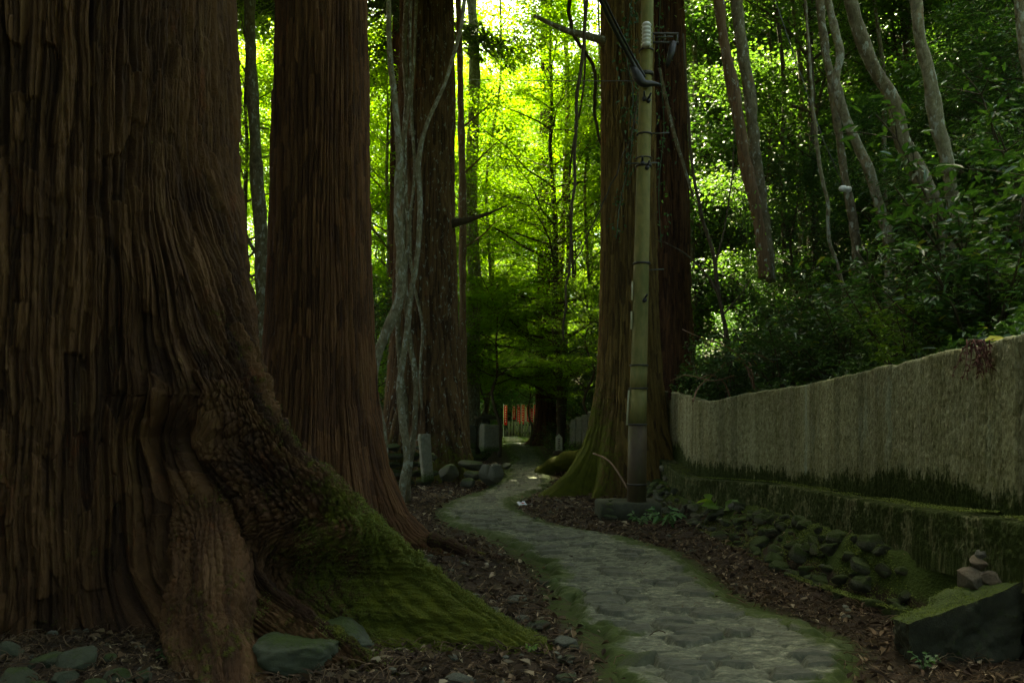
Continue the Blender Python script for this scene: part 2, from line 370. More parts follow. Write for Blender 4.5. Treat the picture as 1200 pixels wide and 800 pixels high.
def ground(x,y):
    x=np.asarray(x,float); y=np.asarray(y,float)
    l,r=path_lr(y)
    outside=np.maximum(l-x,x-r)
    z=(fbm2(x*1.3,y*1.3,4,3)-.5)*.10*sst(-.1,.6,outside)+(fbm2(x*.3,y*.3,2,8)-.5)*.25*sst(.5,4,outside)
    # gentle rise on the left
    z=z+.07*np.maximum(-x-4,0)*sst(10,20,y)+.0*x
    near=1-sst(15.2,18.5,y)
    wx=np.where(y>15.1, 2.78+.02*(y-15.1), wall_x(y)); wf=wall_f(y)
    foot=np.maximum(bank_foot(y),r+.15)
    bank=sst(0,1,(x-foot)/np.maximum(wx-.35-foot,.2))*(wf-.30)*near
    z=z+bank*(1+.25*(fbm2(x*3,y*3,3,5)-.5))
    back=sst(.02,.16,x-wx)
    rise=(wall_t(y)-.18-wf+.3)*near*back
    z=z+rise
    xs=np.maximum(x-wx-.3-2.2*(1-near),0)
    hill=.62*xs-.0045*np.minimum(xs,50)**2
    hill=np.where(xs>50,.62*50-.0045*2500+.12*(xs-50),hill)
    z=z+hill*(1+.25*(fbm2(x*.25,y*.25,3,9)-.5))+back*(fbm2(x*.9,y*.9,3,19)-.5)*.35
    z=z+.22*np.maximum(y-52,0)*sst(52,75,y)-.22*np.maximum(y-140,0)
    z=z+.18*np.maximum(-x-22,0)
    return z
def axis_samples(pts):
    out=[]
    for a,b,st in pts: out.append(np.arange(a,b,st))
    return np.concatenate(out+[np.array([pts[-1][1]])])
gx=axis_samples([(-400,-60,20),(-60,-16,2.2),(-16,-6,.4),(-6,-3.2,.09),(-3.2,4.6,.038),(4.6,8,.12),(8,24,.6),(24,70,2.5),(70,400,20)])
gy=axis_samples([(-200,-20,15),(-20,0,1.5),(0,3.4,.25),(3.4,9,.04),(9,18,.06),(18,44,.3),(44,80,1.2),(80,170,4),(170,700,25)])
X,Y=np.meshgrid(gx,gy)
Z=ground(X,Y)
def edge_moss(x,y):
    l,r=path_lr(y); e=np.maximum(l-x,x-r)
    return .55*(1-sst(.0,.35,np.abs(e)))
mossg=edge_moss(X,Y)+.95*sst(.03,.3,Z)*(X>1.5)*(Y<15)+.45*sst(26,34,Y)*(1-sst(.3,.8,X-wall_x(Y)))
litt_l=(fbm2(X*2.2,Y*2.2,3,77)-.5)
nearpath=np.maximum(path_lr(Y)[0]-X,X-path_lr(Y)[1])
Zs=Z+.035*(fbm2(X*9,Y*9,3,31)-.5)*sst(0,.3,nearpath)-.03*sst(.02,-.2,nearpath)
mb=MB(); mb.add(np.stack([X,Y,Zs],-1).reshape(-1,3),grid_quads(len(gy),len(gx)),moss=mossg.ravel())
tag(obj('ground',mb.mesh('ground',M['soil'])),kind='structure')
# hill on the left far side is part of the same sheet

# ------------------------------------------------------------------ stone path
py_=[3.0]
while py_[-1]<43: py_.append(py_[-1]+max(.011,.0028*py_[-1]-.004))
py_=np.array(py_); u_=np.linspace(-.06,1.06,118)
l,r=path_lr(py_); 
wob=lambda s:(fbm2(py_*2.1,py_*0+s,4,40+s)-.5)*.22
l=l+wob(1); r=r+wob(2)
PX=l[:,None]+(r-l)[:,None]*u_[None]; PY=np.repeat(py_[:,None],len(u_),1)
ed=np.minimum(u_[None],1-u_[None])*(r-l)[:,None]
# flat stones set in mortar: jittered cells, wider than deep
wx_=PX+.05*(n2(PX*5,PY*5,3)-.5)*2; wy_=PY+.04*(n2(PX*5,PY*5,4)-.5)*2
f1,f2,cid=cells(wx_,wy_,.27,.15,50)
gap=sst(.04,.22,f2-f1)
isst=(cid<.27)*1.0
g1,g2,cid2=cells(wx_+9,wy_+3,.13,.09,60)
small=sst(.05,.3,g2-g1)*(cid2<.3)
stone=np.clip(isst*sst(.12,.2,f2-f1),0,1)
Zp=ground(PX,PY)+.034-.012*(1-sst(0,.12,f2-f1))+ .032*stone*(.5+cid*1.5)+.022*(np.abs(n2(PX*1.3+PY*.3,PY*4.2,78)-.5)*2)+.007*small*(1-stone)++.036*(fbm2(PX*3.5,PY*6,4,70)-.5)+.020*(fbm2(PX*14,PY*22,4,71)-.5)-.012*isst*(1-gap)
edn=ed+(fbm2(PX*6,PY*6,3,72)-.5)*.22
Zp=Zp-.075*(1-sst(-.02,.12,edn))
mossp=1.0*(1-sst(.0,.36,edn+.22*(fbm2(PX*1.7,PY*1.7,3,76)-.5)))+.34*sst(.5,.7,fbm2(PX*1.6,PY*1.6,3,73))+.25*isst*(1-gap)-.08
mb=MB(); mb.add(np.stack([PX,PY,Zp],-1).reshape(-1,3),grid_quads(len(py_),len(u_)),stone=stone.ravel(),joint=np.clip((1-sst(.0,.15,f2-f1))*(isst*.9+.3),0,1).ravel(),moss=mossp.ravel())
tag(obj('path',mb.mesh('path',M['path'])),kind='structure')

# ------------------------------------------------------------------ leaves
def leaf_add(mb,P,Nn,T,L,W,kind='quad',m=0,fold=.25,rnd=None):
    n=len(P); T=unit(T-np.sum(T*Nn,1,keepdims=True)*Nn); S=np.cross(Nn,T); L=np.broadcast_to(L,(n,))[:,None]; W=np.broadcast_to(W,(n,))[:,None]
    if rnd is None: rnd=rng.random(n)
    if kind=='quad':
        V=np.stack([P,P+T*L*.5+S*W*.5,P+T*L-Nn*L*.12,P+T*L*.5-S*W*.5],1); Q=np.arange(n*4).reshape(n,4); k=4
    elif kind=='broad':
        up=Nn*W*fold
        V=np.stack([P,P+T*L*.3+S*W*.45+up,P+T*L*.68+S*W*.36+up*.6-Nn*L*.05,P+T*L-Nn*L*.16,P+T*L*.68-S*W*.36+up*.6-Nn*L*.05,P+T*L*.3-S*W*.45+up],1)
        b=np.arange(n)[:,None]*6; Q=np.concatenate([b+np.array([[0,1,2,3]]),b+np.array([[0,3,4,5]])]); k=6
    else: # maple, five lobes
        vs=[P]; ang=[-110,-55,0,55,110]; ln=[.55,.85,1,.85,.55]
        for j,(a,q) in enumerate(zip(ang,ln)):
            a=radians(a); vs.append(P+(T*cos(a)+S*sin(a))*L*q-Nn*L*.1*q)
        for a in (-150,-82,-28,28,82,150):
            a=radians(a); vs.append(P+(T*cos(a)+S*sin(a))*L*.27)
        V=np.stack(vs,1); b=np.arange(n)[:,None]*12
        Q=np.concatenate([b+np.array([[0,6+j,1+j,7+j]]) for j in range(5)]); k=12
    mb.add(V.reshape(-1,3),Q,None,m,rnd=np.repeat(rnd,k))
def rand_normals(n,tilt):
    v=np.stack([rng.normal(0,tilt,n),rng.normal(0,tilt,n),np.ones(n)],1); return unit(v)
def rand_dirs(n):
    a=rng.random(n)*2*pi; return np.stack([np.cos(a),np.sin(a),rng.normal(-.15,.25,n)],1)
def wiggle(p0,d,L,n,amp,lift=0.,droop=0.):
    d=unit(d); pts=[np.array(p0,float)]; cur=d.copy()
    for i in range(n-1):
        cur=unit(cur+rng.normal(0,amp,3)+np.array([0,0,lift-droop*i/n])); pts.append(pts[-1]+cur*L/(n-1))
    return np.array(pts)
def make_tree(H=14,cb=2.5,R=4.,r0=.16,limbs=24,subs=6,per=130,L=.075,kind='quad',flat=.05,lat=.28,lean=(0,0),W=.8,rise=.35,trunk_w=.06,top=.95,seed=0,bsides=5,ntilt=.28,tw=.0):
    """trunk and limbs in one mesh, leaves in sprays along the twigs in the other"""
    tm,cm=MB(),MB()
    n=12; zz=np.linspace(0,H*top,n); off=np.cumsum(rng.normal(0,trunk_w,(n,2)),0); off-=off[0]
    tp=np.stack([off[:,0]+lean[0]*zz,off[:,1]+lean[1]*zz,zz],1); tp=smooth_path(tp,26)
    rr=r0*(1-np.linspace(0,1,26)**1.1*.88); rr[0]*=1.35; rr[1]*=1.1
    tube_add(tm,tp,rr,9,moss=.1)
    for i in range(limbs):
        f=(i+.5*rng.random())/limbs; z=cb+(H*top-cb)*f; k=min(int(z/(H*top)*25),24); p0=tp[k]
        az=i*2.39996+rng.normal(0,.4); prof=(.6+.4*sin(pi*min(1,f*1.1+.1)))*(1-.38*f); LL=R*prof*rng.uniform(.7,1.15)
        pl=wiggle(p0,(cos(az),sin(az),rise+.5*f+rng.normal(0,.12)),LL,8,.11,.0,.10)
        r1=max(.012,min(rr[k]*.5,.018*LL)); tube_add(tm,pl,np.linspace(r1,.006,8),bsides,cap=False,moss=0)
        for j in range(subs):
            t=.25+.75*(j+rng.random())/subs; q=pl[0]+0*pl[0]; kk=min(int(t*7),6); q=pl[kk]+(pl[kk+1]-pl[kk])*(t*7-kk if t<1 else 0)
            d=unit(pl[kk+1]-pl[kk]); sd=np.array([-d[1],d[0],0])*(1 if j%2 else -1)
            L2=LL*(.22+.30*rng.random())*(1.15-.5*t)+.25
            sp=wiggle(q,d*.7+sd*.8+np.array([0,0,.05]),L2,5,.14,0,.08)
            tube_add(tm,sp,np.linspace(max(.005,r1*.35),.003,5),4,cap=False,moss=0)
            m=int(per*rng.uniform(.6,1.3)*(.5+.5*L2)); s_=np.clip(rng.random(m)**.8*1.08,0,1.08)*4; ki=np.minimum(s_.astype(int),3)
            base=sp[ki]+(sp[ki+1]-sp[ki])*(s_-ki)[:,None]
            w=lat*(.35+.65*L2/1.4)
            P=base+np.stack([rng.normal(0,w,m),rng.normal(0,w,m),rng.normal(0,flat,m)-.03],1)
            P[:,2]-=.10*np.hypot(P[:,0]-base[:,0],P[:,1]-base[:,1])
            leaf_add(cm,P,rand_normals(m,ntilt),rand_dirs(m)+d*.5,L*rng.uniform(.7,1.25,m),L*W*rng.uniform(.8,1.1,m),kind)
    return tm,cm
def make_shrub(H=1.6,stems=7,twigs=10,per=12,L=.12,W=.38,kind='broad',spread=.55,lat=.05,ntilt=.45):
    tm,cm=MB(),MB()
    for i in range(stems):
        a=i*2.4+rng.normal(0,.4); pl=wiggle((0.05*cos(a),.05*sin(a),-.1),(cos(a)*spread,sin(a)*spread,1),H*rng.uniform(.7,1.15),9,.12,.03)
        tube_add(tm,pl,np.linspace(.014,.004,9)*max(1,H/1.6),5,cap=False,moss=.1)
        for j in range(twigs):
            t=.25+.75*(j+rng.random())/twigs; kk=min(int(t*8),7); q=pl[kk]; b=rng.random()*2*pi
            sp=wiggle(q,(cos(b),sin(b),.35),rng.uniform(.18,.5)*H/1.6,5,.15,0,.1)
            tube_add(tm,sp,np.linspace(.006,.002,5),4,cap=False,moss=0)
            m=int(per*rng.uniform(.6,1.4)); s_=(rng.random(m)**.6)*4; ki=np.minimum(s_.astype(int),3)
            base=sp[ki]+(sp[ki+1]-sp[ki])*(s_-ki)[:,None]; d=unit(sp[-1]-sp[0])
            T=rand_dirs(m)*.9+d*.7; T[:,2]-=.15
            leaf_add(cm,base+rng.normal(0,lat,(m,3)),rand_normals(m,ntilt),T,L*rng.uniform(.6,1.2,m),L*W*rng.uniform(.8,1.2,m),kind)
    return tm,cm

# ------------------------------------------------------------------ big cedar trunks
def cedar_trunk(R,axis,lobes,cam_dir,nth,zs,amp,rib=1.0,mossfn=None,seed=0,knots=(),notches=(),Rref=None,flare_n=.05):
    """R: [(z,r)], axis: [(z,dx,dy)], lobes: dict(th=[(z,deg)], r=[(z,r)], w=[(z,rad)])"""
    tt=np.linspace(-pi,pi,4001); dens=np.zeros(4001)
    for zq in ((.05,.35,.7,1.1) if lobes else (1.,)):
        rq=np.full(4001,float(np.interp(zq,*zip(*R)))); rb=rq.copy()
        for lo in lobes:
            d=(tt+cam_dir-radians(float(np.interp(zq,*zip(*lo['th']))))+pi)%(2*pi)-pi; rq=np.maximum(rq,rb+(float(np.interp(zq,*zip(*lo['r'])))-rb)*np.exp(-np.abs(d/float(np.interp(zq,*zip(*lo['w']))))**lo.get('p',2.2)))
        dens+=np.hypot(rq,np.gradient(rq,tt))/rb
    dens=dens/len(dens)*np.where(np.abs(tt)<1.9,1,.3); dens/=dens.sum(); dens=.75*dens+.25*np.where(np.abs(tt)<1.9,1,.3)/np.where(np.abs(tt)<1.9,1,.3).sum()
    cum=np.concatenate([[0],np.cumsum(dens)[:-1]]); th=cam_dir+np.interp(np.linspace(0,cum[-1],nth,endpoint=False),cum,tt)
    zs=np.asarray(zs,float); T,Zz=np.meshgrid(th,zs)
    Rr=np.interp(Zz,*zip(*R)); Ref=Rref or R[-1][1]
    cx,cy=np.cos(T),np.sin(T)
    Rr=Rr*(1+flare_n*2*(n3(cx*1.6+5,cy*1.6,Zz*.35,seed)-.5)+flare_n*(n3(cx*4+5,cy*4,Zz*.5,seed+1)-.5)*(1+1.3*sst(1.5,0,Zz)))
    Rb=Rr.copy(); lw=np.zeros_like(Rr)
    for lo in lobes:
        zl=lo['r'][-1][0]; rr_l=list(lo['r'])+[(zl*1.5+.6,0.0)]
        t0=np.radians(np.interp(Zz,*zip(*lo['th']))); rl=np.interp(Zz,*zip(*rr_l)); w=np.interp(Zz,*zip(*lo['w']))
        w=w*(1+.25*(n3(Zz*2.5,0,0,seed+7)-.5))
        d=(T-t0+pi)%(2*pi)-pi; g=np.exp(-np.abs(d/w)**lo.get('p',2.2))
        # distances across the lobe, so the root has a rounded crest
        cand=Rb+(rl-Rb)*g
        k=(rl>Rb)*1.0; new=np.where(k>0,np.maximum(Rr,cand),Rr); lw=np.maximum(lw,sst(.05,.8,(new-Rb)/np.maximum(Rb,.1))*1.0); Rr=new
    Rs=Rr.copy()
    for (nt_,nz_,wt_,wz_,dp_) in notches:
        Rr=Rr-dp_*np.exp(-(np.abs((T-radians(nt_)+pi)%(2*pi)-pi)/wt_)**2.5-(np.abs(Zz-nz_)/wz_)**3)
    U=(T-cam_dir)*Ref; sc=1/rib
    wz=.035*(n2(U*1.5*sc,Zz*.7,seed+2)-.5)+.03*(n2(U*6*sc,Zz*2.6,seed+3)-.5)
    U2=(U+wz*rib)*(1+0*Zz)
    def strips(w,sd,warp,zf,edge):
        ph=U2/w+warp*(n2(U*(.5/w),Zz*zf,sd)-.5)*2+.6*warp*(n2(U*(1.3/w),Zz*zf*3.1,sd+1)-.5)
        idx=np.floor(ph); fr=np.abs(ph-idx-.5)*2; h=_h(idx,idx*0,idx*0,sd+2)
        seg=np.floor(Zz*1.9/np.sqrt(w*10)+h*7+1.2*n2(U*9,Zz*1.5,sd+3)); h2=_h(idx,seg,idx*0,sd+4)
        return 1-sst(edge,1,fr),h2,idx,fr
    s1,h1,i1,f1_=strips(.105*rib,seed+4,.6,.42,.5)
    s2,h2_,i2,f2_=strips(.040*rib,seed+24,1.0,1.0,.45)
    c=n2(U2*70*sc,Zz*3.2,seed+6); d_=n2(U2*120*sc,Zz*11,seed+9); big=fbm2(U*3*sc,Zz*.5,3,seed+10)
    gate=.45+.55*sst(.35,.6,n2(U*2.2*sc,Zz*.5,seed+11))
    disp=amp*(1.15*(s1-1)*gate+.75*(h1-.5)+.40*(s2-1)*(.4+.6*gate)+.45*(h2_-.5)+.22*(c-.5)+.22*(d_-.5)+.8*(big-.5)+.40*(fbm2(U*26,Zz*11,3,seed+13)-.5))
    if lobes:
        along=Rs-Zz*1.05; co_=_h(i1,i1*0,i1*0,seed+40)*.7
        UU=U*(1+(Rs/Ref-1)*.75)+.03*(fbm2(U*7,along*6,3,seed+41)-.5); al2=along+.05*(fbm2(U*9,along*7,3,seed+42)-.5)
        k1,k2,kc=cells(UU,al2,.05,.105,seed+43); k3,k4,kd=cells(UU+5,al2,.022,.04,seed+46)
        gl=.8*lw*(.35+.65*sst(.3,.55,fbm2(U*3,along*2,3,seed+44)+.05))*(1-.55*sst(2.3,3.4,Rs/Ref*1.45/1.45*1.0*(Ref/1.45)))
        disp=disp*(1-.6*lw)+amp*gl*(.85*(sst(.0,.28,k2-k1)-1)+.75*(kc-.5)+.30*(sst(0,.3,k4-k3)-1)+.35*(kd-.5))
        disp=disp*(1-.4*lw*sst(1.7,2.6,Rs/Ref))+amp*.9*lw*(fbm2(U*7,along*5,4,seed+45)-.5)
    s3,h3,i3,f3=strips(.019*rib,seed+54,1.3,1.7,.35)
    disp=disp+amp*lw*(.32*(s3-1)+.2*(h3-.5)) if lobes else disp
    for (kt,kz,ks,kh) in knots:
        dd=np.hypot(((T-radians(kt)+pi)%(2*pi)-pi)*Ref,Zz-kz)/ks; Rr=Rr+kh*np.exp(-dd**2)-kh*.8*np.exp(-(dd/.35)**2)
    ax=np.interp(Zz,[q[0] for q in axis],[q[1] for q in axis]); ay=np.interp(Zz,[q[0] for q in axis],[q[2] for q in axis])
    V=np.stack([ax+Rr*cx,ay+Rr*cy,Zz],-1)
    dT=np.roll(V,-1,1)-np.roll(V,1,1); dZ=np.gradient(V,axis=0); nn=unit(np.cross(dT,dZ)); V=V+nn*disp[...,None]
    moss=mossfn(T,Zz,Rr,Rb,lw,V) if mossfn else np.zeros_like(T)
    mb=MB(); mb.add(V.reshape(-1,3),grid_quads(len(zs),nth,True),moss=moss.ravel(),strip=(.6*h1+.4*h2_).ravel(),tu=U2.ravel(),tv=(Zz*1.05-Rs).ravel())
    return mb
def zsamp(parts): return axis_samples(parts)
# shared high crown of the cedars (mostly above the picture; it shades the wood)
def cedar_crown(z0,z1,R,n,seed,tr=.4):
    cm=MB(); m=n; zz=z0+(z1-z0)*rng.random(m)**1.2; prof=R*(1-(zz-z0)/(z1-z0))**.7*(.55+.45*sst(0,.15,(zz-z0)/(z1-z0)))
    k=46; bz=np.linspace(z0,z1,k); ba=np.arange(k)*2.4
    i=rng.integers(0,k,m); r=rng.random(m)**.6; Rb=R*(1-(bz[i]-z0)/(z1-z0)*.85)
    a=ba[i]+rng.normal(0,.22,m)*(1-r*.5); rr=r*Rb
    P=np.stack([rr*np.cos(a),rr*np.sin(a),bz[i]+.25*rr-.08*rr**1.4+rng.normal(0,.22,m)],1)
    T=np.stack([np.cos(a),np.sin(a),-.4+0*a],1)+rng.normal(0,.5,(m,3))
    leaf_add(cm,P,rand_normals(m,.6),T,rng.uniform(.18,.38,m),rng.uniform(.08,.15,m),'quad')
    bm=MB()
    for j in range(k):
        Rj=R*(1-(bz[j]-z0)/(z1-z0)*.85); s_=np.linspace(0,1,5)*Rj
        tube_add(bm,np.stack([s_*cos(ba[j]),s_*sin(ba[j]),bz[j]+.25*s_-.08*s_**1.4],1),np.linspace(.07,.015,5),5,cap=False,moss=0)
    return cm,bm
crA,limbA=cedar_crown(10.5,27,5.8,52000,1); crA=crA.mesh('cedar_crown',M['cedar_leaf']); limbA=limbA.mesh('cedar_limbs',M['dark_bark'])
def add_crown(t,scale=1,rz=0,dz=0):
    obj('crown',crA,t,(0,0,dz),(0,0,rz),(scale,scale,scale)); obj('limbs',limbA,t,(0,0,dz),(0,0,rz),(scale,scale,scale))

# -- 1: giant cedar in the near left
c1=(-3.8,6.7)
def moss1(T,Z,R,Rb,lw,V):
    th=np.degrees((T+pi)%(2*pi)-pi)
    root=sst(.12,.5,R/Rb-1)*np.exp(-((th+24)/13)**2)
    top=np.exp(-((th+22)/9)**2)
    m=root*(.12+.62*sst(2.5,3.6,R)*(.6+.4*top)+.10*top)+.12*(fbm3(V[...,0]*1.5,V[...,1]*1.5,V[...,2]*.7,3,5)-.35)
    return m+.10*sst(1.8,0,Z)+.28*sst(3.3,4.0,R)*root
zs=zsamp([(-.25,.0,.05),(0,1.6,.0068),(1.6,4.6,.012),(4.6,8,.2),(8,28,1.0)])
mb=cedar_trunk([(-.3,1.68),(0,1.62),(.5,1.56),(1.2,1.46),(2,1.41),(3,1.38),(5,1.35),(28,.2)],[(0,0,0),(28,.2,.1)],
 [dict(th=[(0,-27),(.6,-26),(1.6,-25),(2.6,-17),(3.4,0)],r=[(-.3,4.9),(0,4.6),(.13,4.3),(.37,3.9),(.61,3.43),(.98,2.93),(1.26,2.52),(1.56,2.23),(2.1,1.90),(2.8,1.58),(3.5,1.4)],w=[(0,.27),(.15,.24),(.35,.20),(.7,.165),(1.3,.17),(2,.30),(3,.4)],p=2.3),
  dict(th=[(0,12),(2,10)],r=[(-.3,2.5),(0,2.2),(.5,1.85),(1.2,1.6),(2,1.5)],w=[(0,.25),(2,.2)]),
  dict(th=[(0,-100),(2,-100)],r=[(0,1.9),(.5,1.7),(1.2,1.55)],w=[(0,.2),(2,.2)])],
 atan2(-6.7,3.8)+.18,1750,zs,.066,1.0,moss1,seed=101,Rref=1.45,flare_n=.035,knots=((-33,1.75,.16,.05),(-62,2.9,.2,.03)),notches=((-30,.22,.07,.38,1.1),))
t=thing('cedar_tree','giant dark cedar with fluted bark and a long mossy buttress root reaching to the path','tree',(c1[0],c1[1],0),group='old cedars along the path')
obj('trunk',mb.mesh('trunk',M['cedar']),t); add_crown(t,.78)
def root_tube(path,rad,n,m,seed,amp=.02,bas=(0,0)):
    P=smooth_path(np.array(path)-np.array([bas[0],bas[1],0]),n); r=np.interp(np.linspace(0,1,n),np.linspace(0,1,len(rad)),rad); t_=unit(np.gradient(P,axis=0))
    S=unit(np.cross(t_,[0,0,1.])); W=np.cross(S,t_); ph=np.arange(m)*2*pi/m; al=np.concatenate([[0],np.cumsum(np.linalg.norm(np.diff(P,axis=0),axis=1))])
    A,PH=np.meshgrid(al,ph,indexing='ij'); U=PH*.26; cs,sn=np.cos(ph)[None,:,None],np.sin(ph)[None,:,None]
    rr=r[:,None]*(1+.34*(fbm3(np.cos(PH)*1.3,np.sin(PH)*1.3,A*2.2,3,seed)-.5)*2)
    wv=.05*(fbm2(U*6,A*3,3,seed+1)-.5)*2; q=(U+wv)/.042; fr=np.abs(q-np.floor(q)-.5)*2; k=_h(np.floor(q),q*0,q*0,seed+3)
    cr=A/.07+2.2*(fbm2(U*8,A*4,3,seed+4)-.5)*2+k; fc=np.abs(cr-np.floor(cr)-.5)*2; top=1-sst(.25,.8,A/al[-1])
    d=amp*((-sst(.45,1,fr)*.8-.9*sst(.5,1,fc))*(.25+.75*top)+.9*(fbm2(U*20,A*16,4,seed+5)-.5)+.5*(k-.5)); rr=rr+d
    V=P[:,None]+rr[...,None]*(cs*S[:,None]+sn*W[:,None]); mb=MB(); mb.add(V.reshape(-1,3),grid_quads(n,m,True),moss=(.10+.15*(1-top)+0*A).ravel(),strip=(.5+.3*k).ravel(),tu=U.ravel(),tv=A.ravel()); return mb
_r=root_tube([at(250,520,6.6),at(246,580,6.0),at(246,632,5.5),at(250,692,5.12),at(250,760,4.85),at(262,815,4.55),at(272,880,4.2)],[.42,.34,.27,.245,.265,.275,.22],340,220,77,.038,c1)
obj('root',_r.mesh('root',M['cedar']),t)
def moss_fuzz(V,w,n,size,seed,parent,name='moss'):
    r=np.random.default_rng(seed); V=V.reshape(-1,3); w=np.clip(w.ravel(),0,None); w=w/w.sum(); i=r.choice(len(V),n,p=w); P=V[i]+r.normal(0,.006,(n,3))
    mb=MB(); leaf_add(mb,P,unit(r.normal(0,.6,(n,3))+[0,-.3,1]),r.normal(0,1,(n,3))+[0,-.3,.6],size*r.uniform(.6,1.4,n),size*.5*r.uniform(.6,1.4,n),'quad',rnd=np.clip(r.normal(.5,.25,n),0,1)); return mb
_V=mb.V[0]; _mo=mb.A['moss'][0]; _pn=fbm3(_V[:,0]*4.5,_V[:,1]*4.5,_V[:,2]*4.5,4,55)
_w=sst(.34,.62,_mo+1.2*(_pn-.5))*(_V[:,2]>-.02)*(_V[:,2]<1.7)
o=obj('moss',moss_fuzz(_V,_w,42000,.013,3,t).mesh('moss',M['mossleaf'],False),t); o['kind']='stuff'
# -- 2: red-brown cedar behind it
c2=(-2.155,8.9)
def moss2(T,Z,R,Rb,lw,V): return .30*sst(.6,0,Z)*lw+.25*(fbm3(V[...,0]*2,V[...,1]*2,V[...,2],3,6)-.35)*sst(1.5,.3,Z)
zs=zsamp([(-.2,0,.05),(0,2.2,.012),(2.2,6.4,.02),(6.4,9,.25),(9,26,1.)])
mb=cedar_trunk([(-.3,1.08),(0,.98),(.3,.88),(.74,.76),(1.6,.66),(2.3,.60),(3.2,.555),(6,.505),(26,.12)],[(0,0,0),(6,.03,.0),(26,.1,0)],
 [dict(th=[(0,-20),(1,-18)],r=[(-.2,2.5),(0,2.1),(.08,1.75),(.2,1.35),(.4,1.1),(.8,.86),(1.4,.7)],w=[(0,.14),(.3,.2),(1,.3)]),
  dict(th=[(0,-52),(1,-48)],r=[(-.2,1.7),(0,1.45),(.2,1.2),(.5,.98),(1,.8),(1.5,.7)],w=[(0,.2),(1,.22)]),
  dict(th=[(0,-88),(1,-88)],r=[(-.2,1.5),(0,1.3),(.3,1.1),(.7,.9),(1.4,.72)],w=[(0,.18),(1,.2)]),
  dict(th=[(0,30),(1,30)],r=[(-.2,1.5),(0,1.3),(.3,1.05),(.8,.85)],w=[(0,.25),(1,.25)])],
 atan2(-8.9,2.155),1200,zs,.022,.55,moss2,seed=202,Rref=.6,flare_n=.03)
t=thing('cedar_tree','red brown cedar with straight fibrous bark just right of the giant trunk','tree',(c2[0],c2[1],0),group='old cedars along the path')
obj('trunk',mb.mesh('trunk',M['cedar_red']),t); add_crown(t,.9,1.)
mbr=MB(); P=smooth_path([at(505,633,8.35)-np.array([*c2,0]),at(540,645,8.2)-np.array([*c2,0]),at(575,655,8.0)-np.array([*c2,0]),at(607,661,7.85)-np.array([*c2,0])-[0,0,.03]],40)
P[:,2]+=.02*np.sin(np.linspace(0,9,40)); tube_add(mbr,P,np.linspace(.085,.045,40)*(1+.15*np.sin(np.arange(40)*.9)),14,moss=.25,flow=True)
obj('root',mbr.mesh('root',M['cedar_red']),t)
# -- 3: lichened cedar further back on the left
c3=(-1.93,17.6)
def moss3(T,Z,R,Rb,lw,V): return .45*sst(1.6,0,Z)+.22*(fbm3(V[...,0]*1.5,V[...,1]*1.5,V[...,2]*.6,3,7)-.3)
zs=zsamp([(-.3,0,.1),(0,11,.028),(11,14,.3),(14,26,1.)])
mb=cedar_trunk([(-.3,1.35),(0,1.25),(.4,1.08),(.75,.98),(2.06,.83),(4,.72),(7,.63),(11,.575),(26,.15)],[(0,0,0),(11,.05,0),(26,.1,0)],
 [dict(th=[(0,-40),(2,-40)],r=[(-.2,2.0),(0,1.75),(.3,1.45),(.8,1.15),(1.8,.9)],w=[(0,.25),(1,.25)]),
  dict(th=[(0,-85),(2,-85)],r=[(-.2,1.8),(0,1.6),(.4,1.35),(1,1.05),(2,.86)],w=[(0,.22),(1,.25)]),
  dict(th=[(0,-130),(2,-130)],r=[(-.2,1.9),(0,1.65),(.4,1.35),(1,1.1),(2,.86)],w=[(0,.25),(1,.25)])],
 atan2(-17.6,1.93),620,zs,.035,.8,moss3,seed=303,Rref=.75,knots=((-52,5.55,.30,.13),),flare_n=.05)
t=thing('cedar_tree','lichen flecked cedar with a burl and a broken side branch behind the pale vines','tree',(c3[0],c3[1],0),group='old cedars along the path')
obj('trunk',mb.mesh('trunk',M['cedar_spot']),t); add_crown(t,.95,2.,2.8)
mbr=MB(); b0=at(528,262,17.3)-np.array([*c3,0]); 
P=smooth_path([b0,b0+[.35,-.2,.02],b0+[.7,-.3,.10],b0+[1.25,-.4,.30]],14); tube_add(mbr,P,[.13,.11,.09,.08,.07,.06,.05,.045,.04,.03,.025,.02,.015,.01],8,moss=.1); obj('broken_branch',mbr.mesh('broken_branch',M['dark_bark']),t)
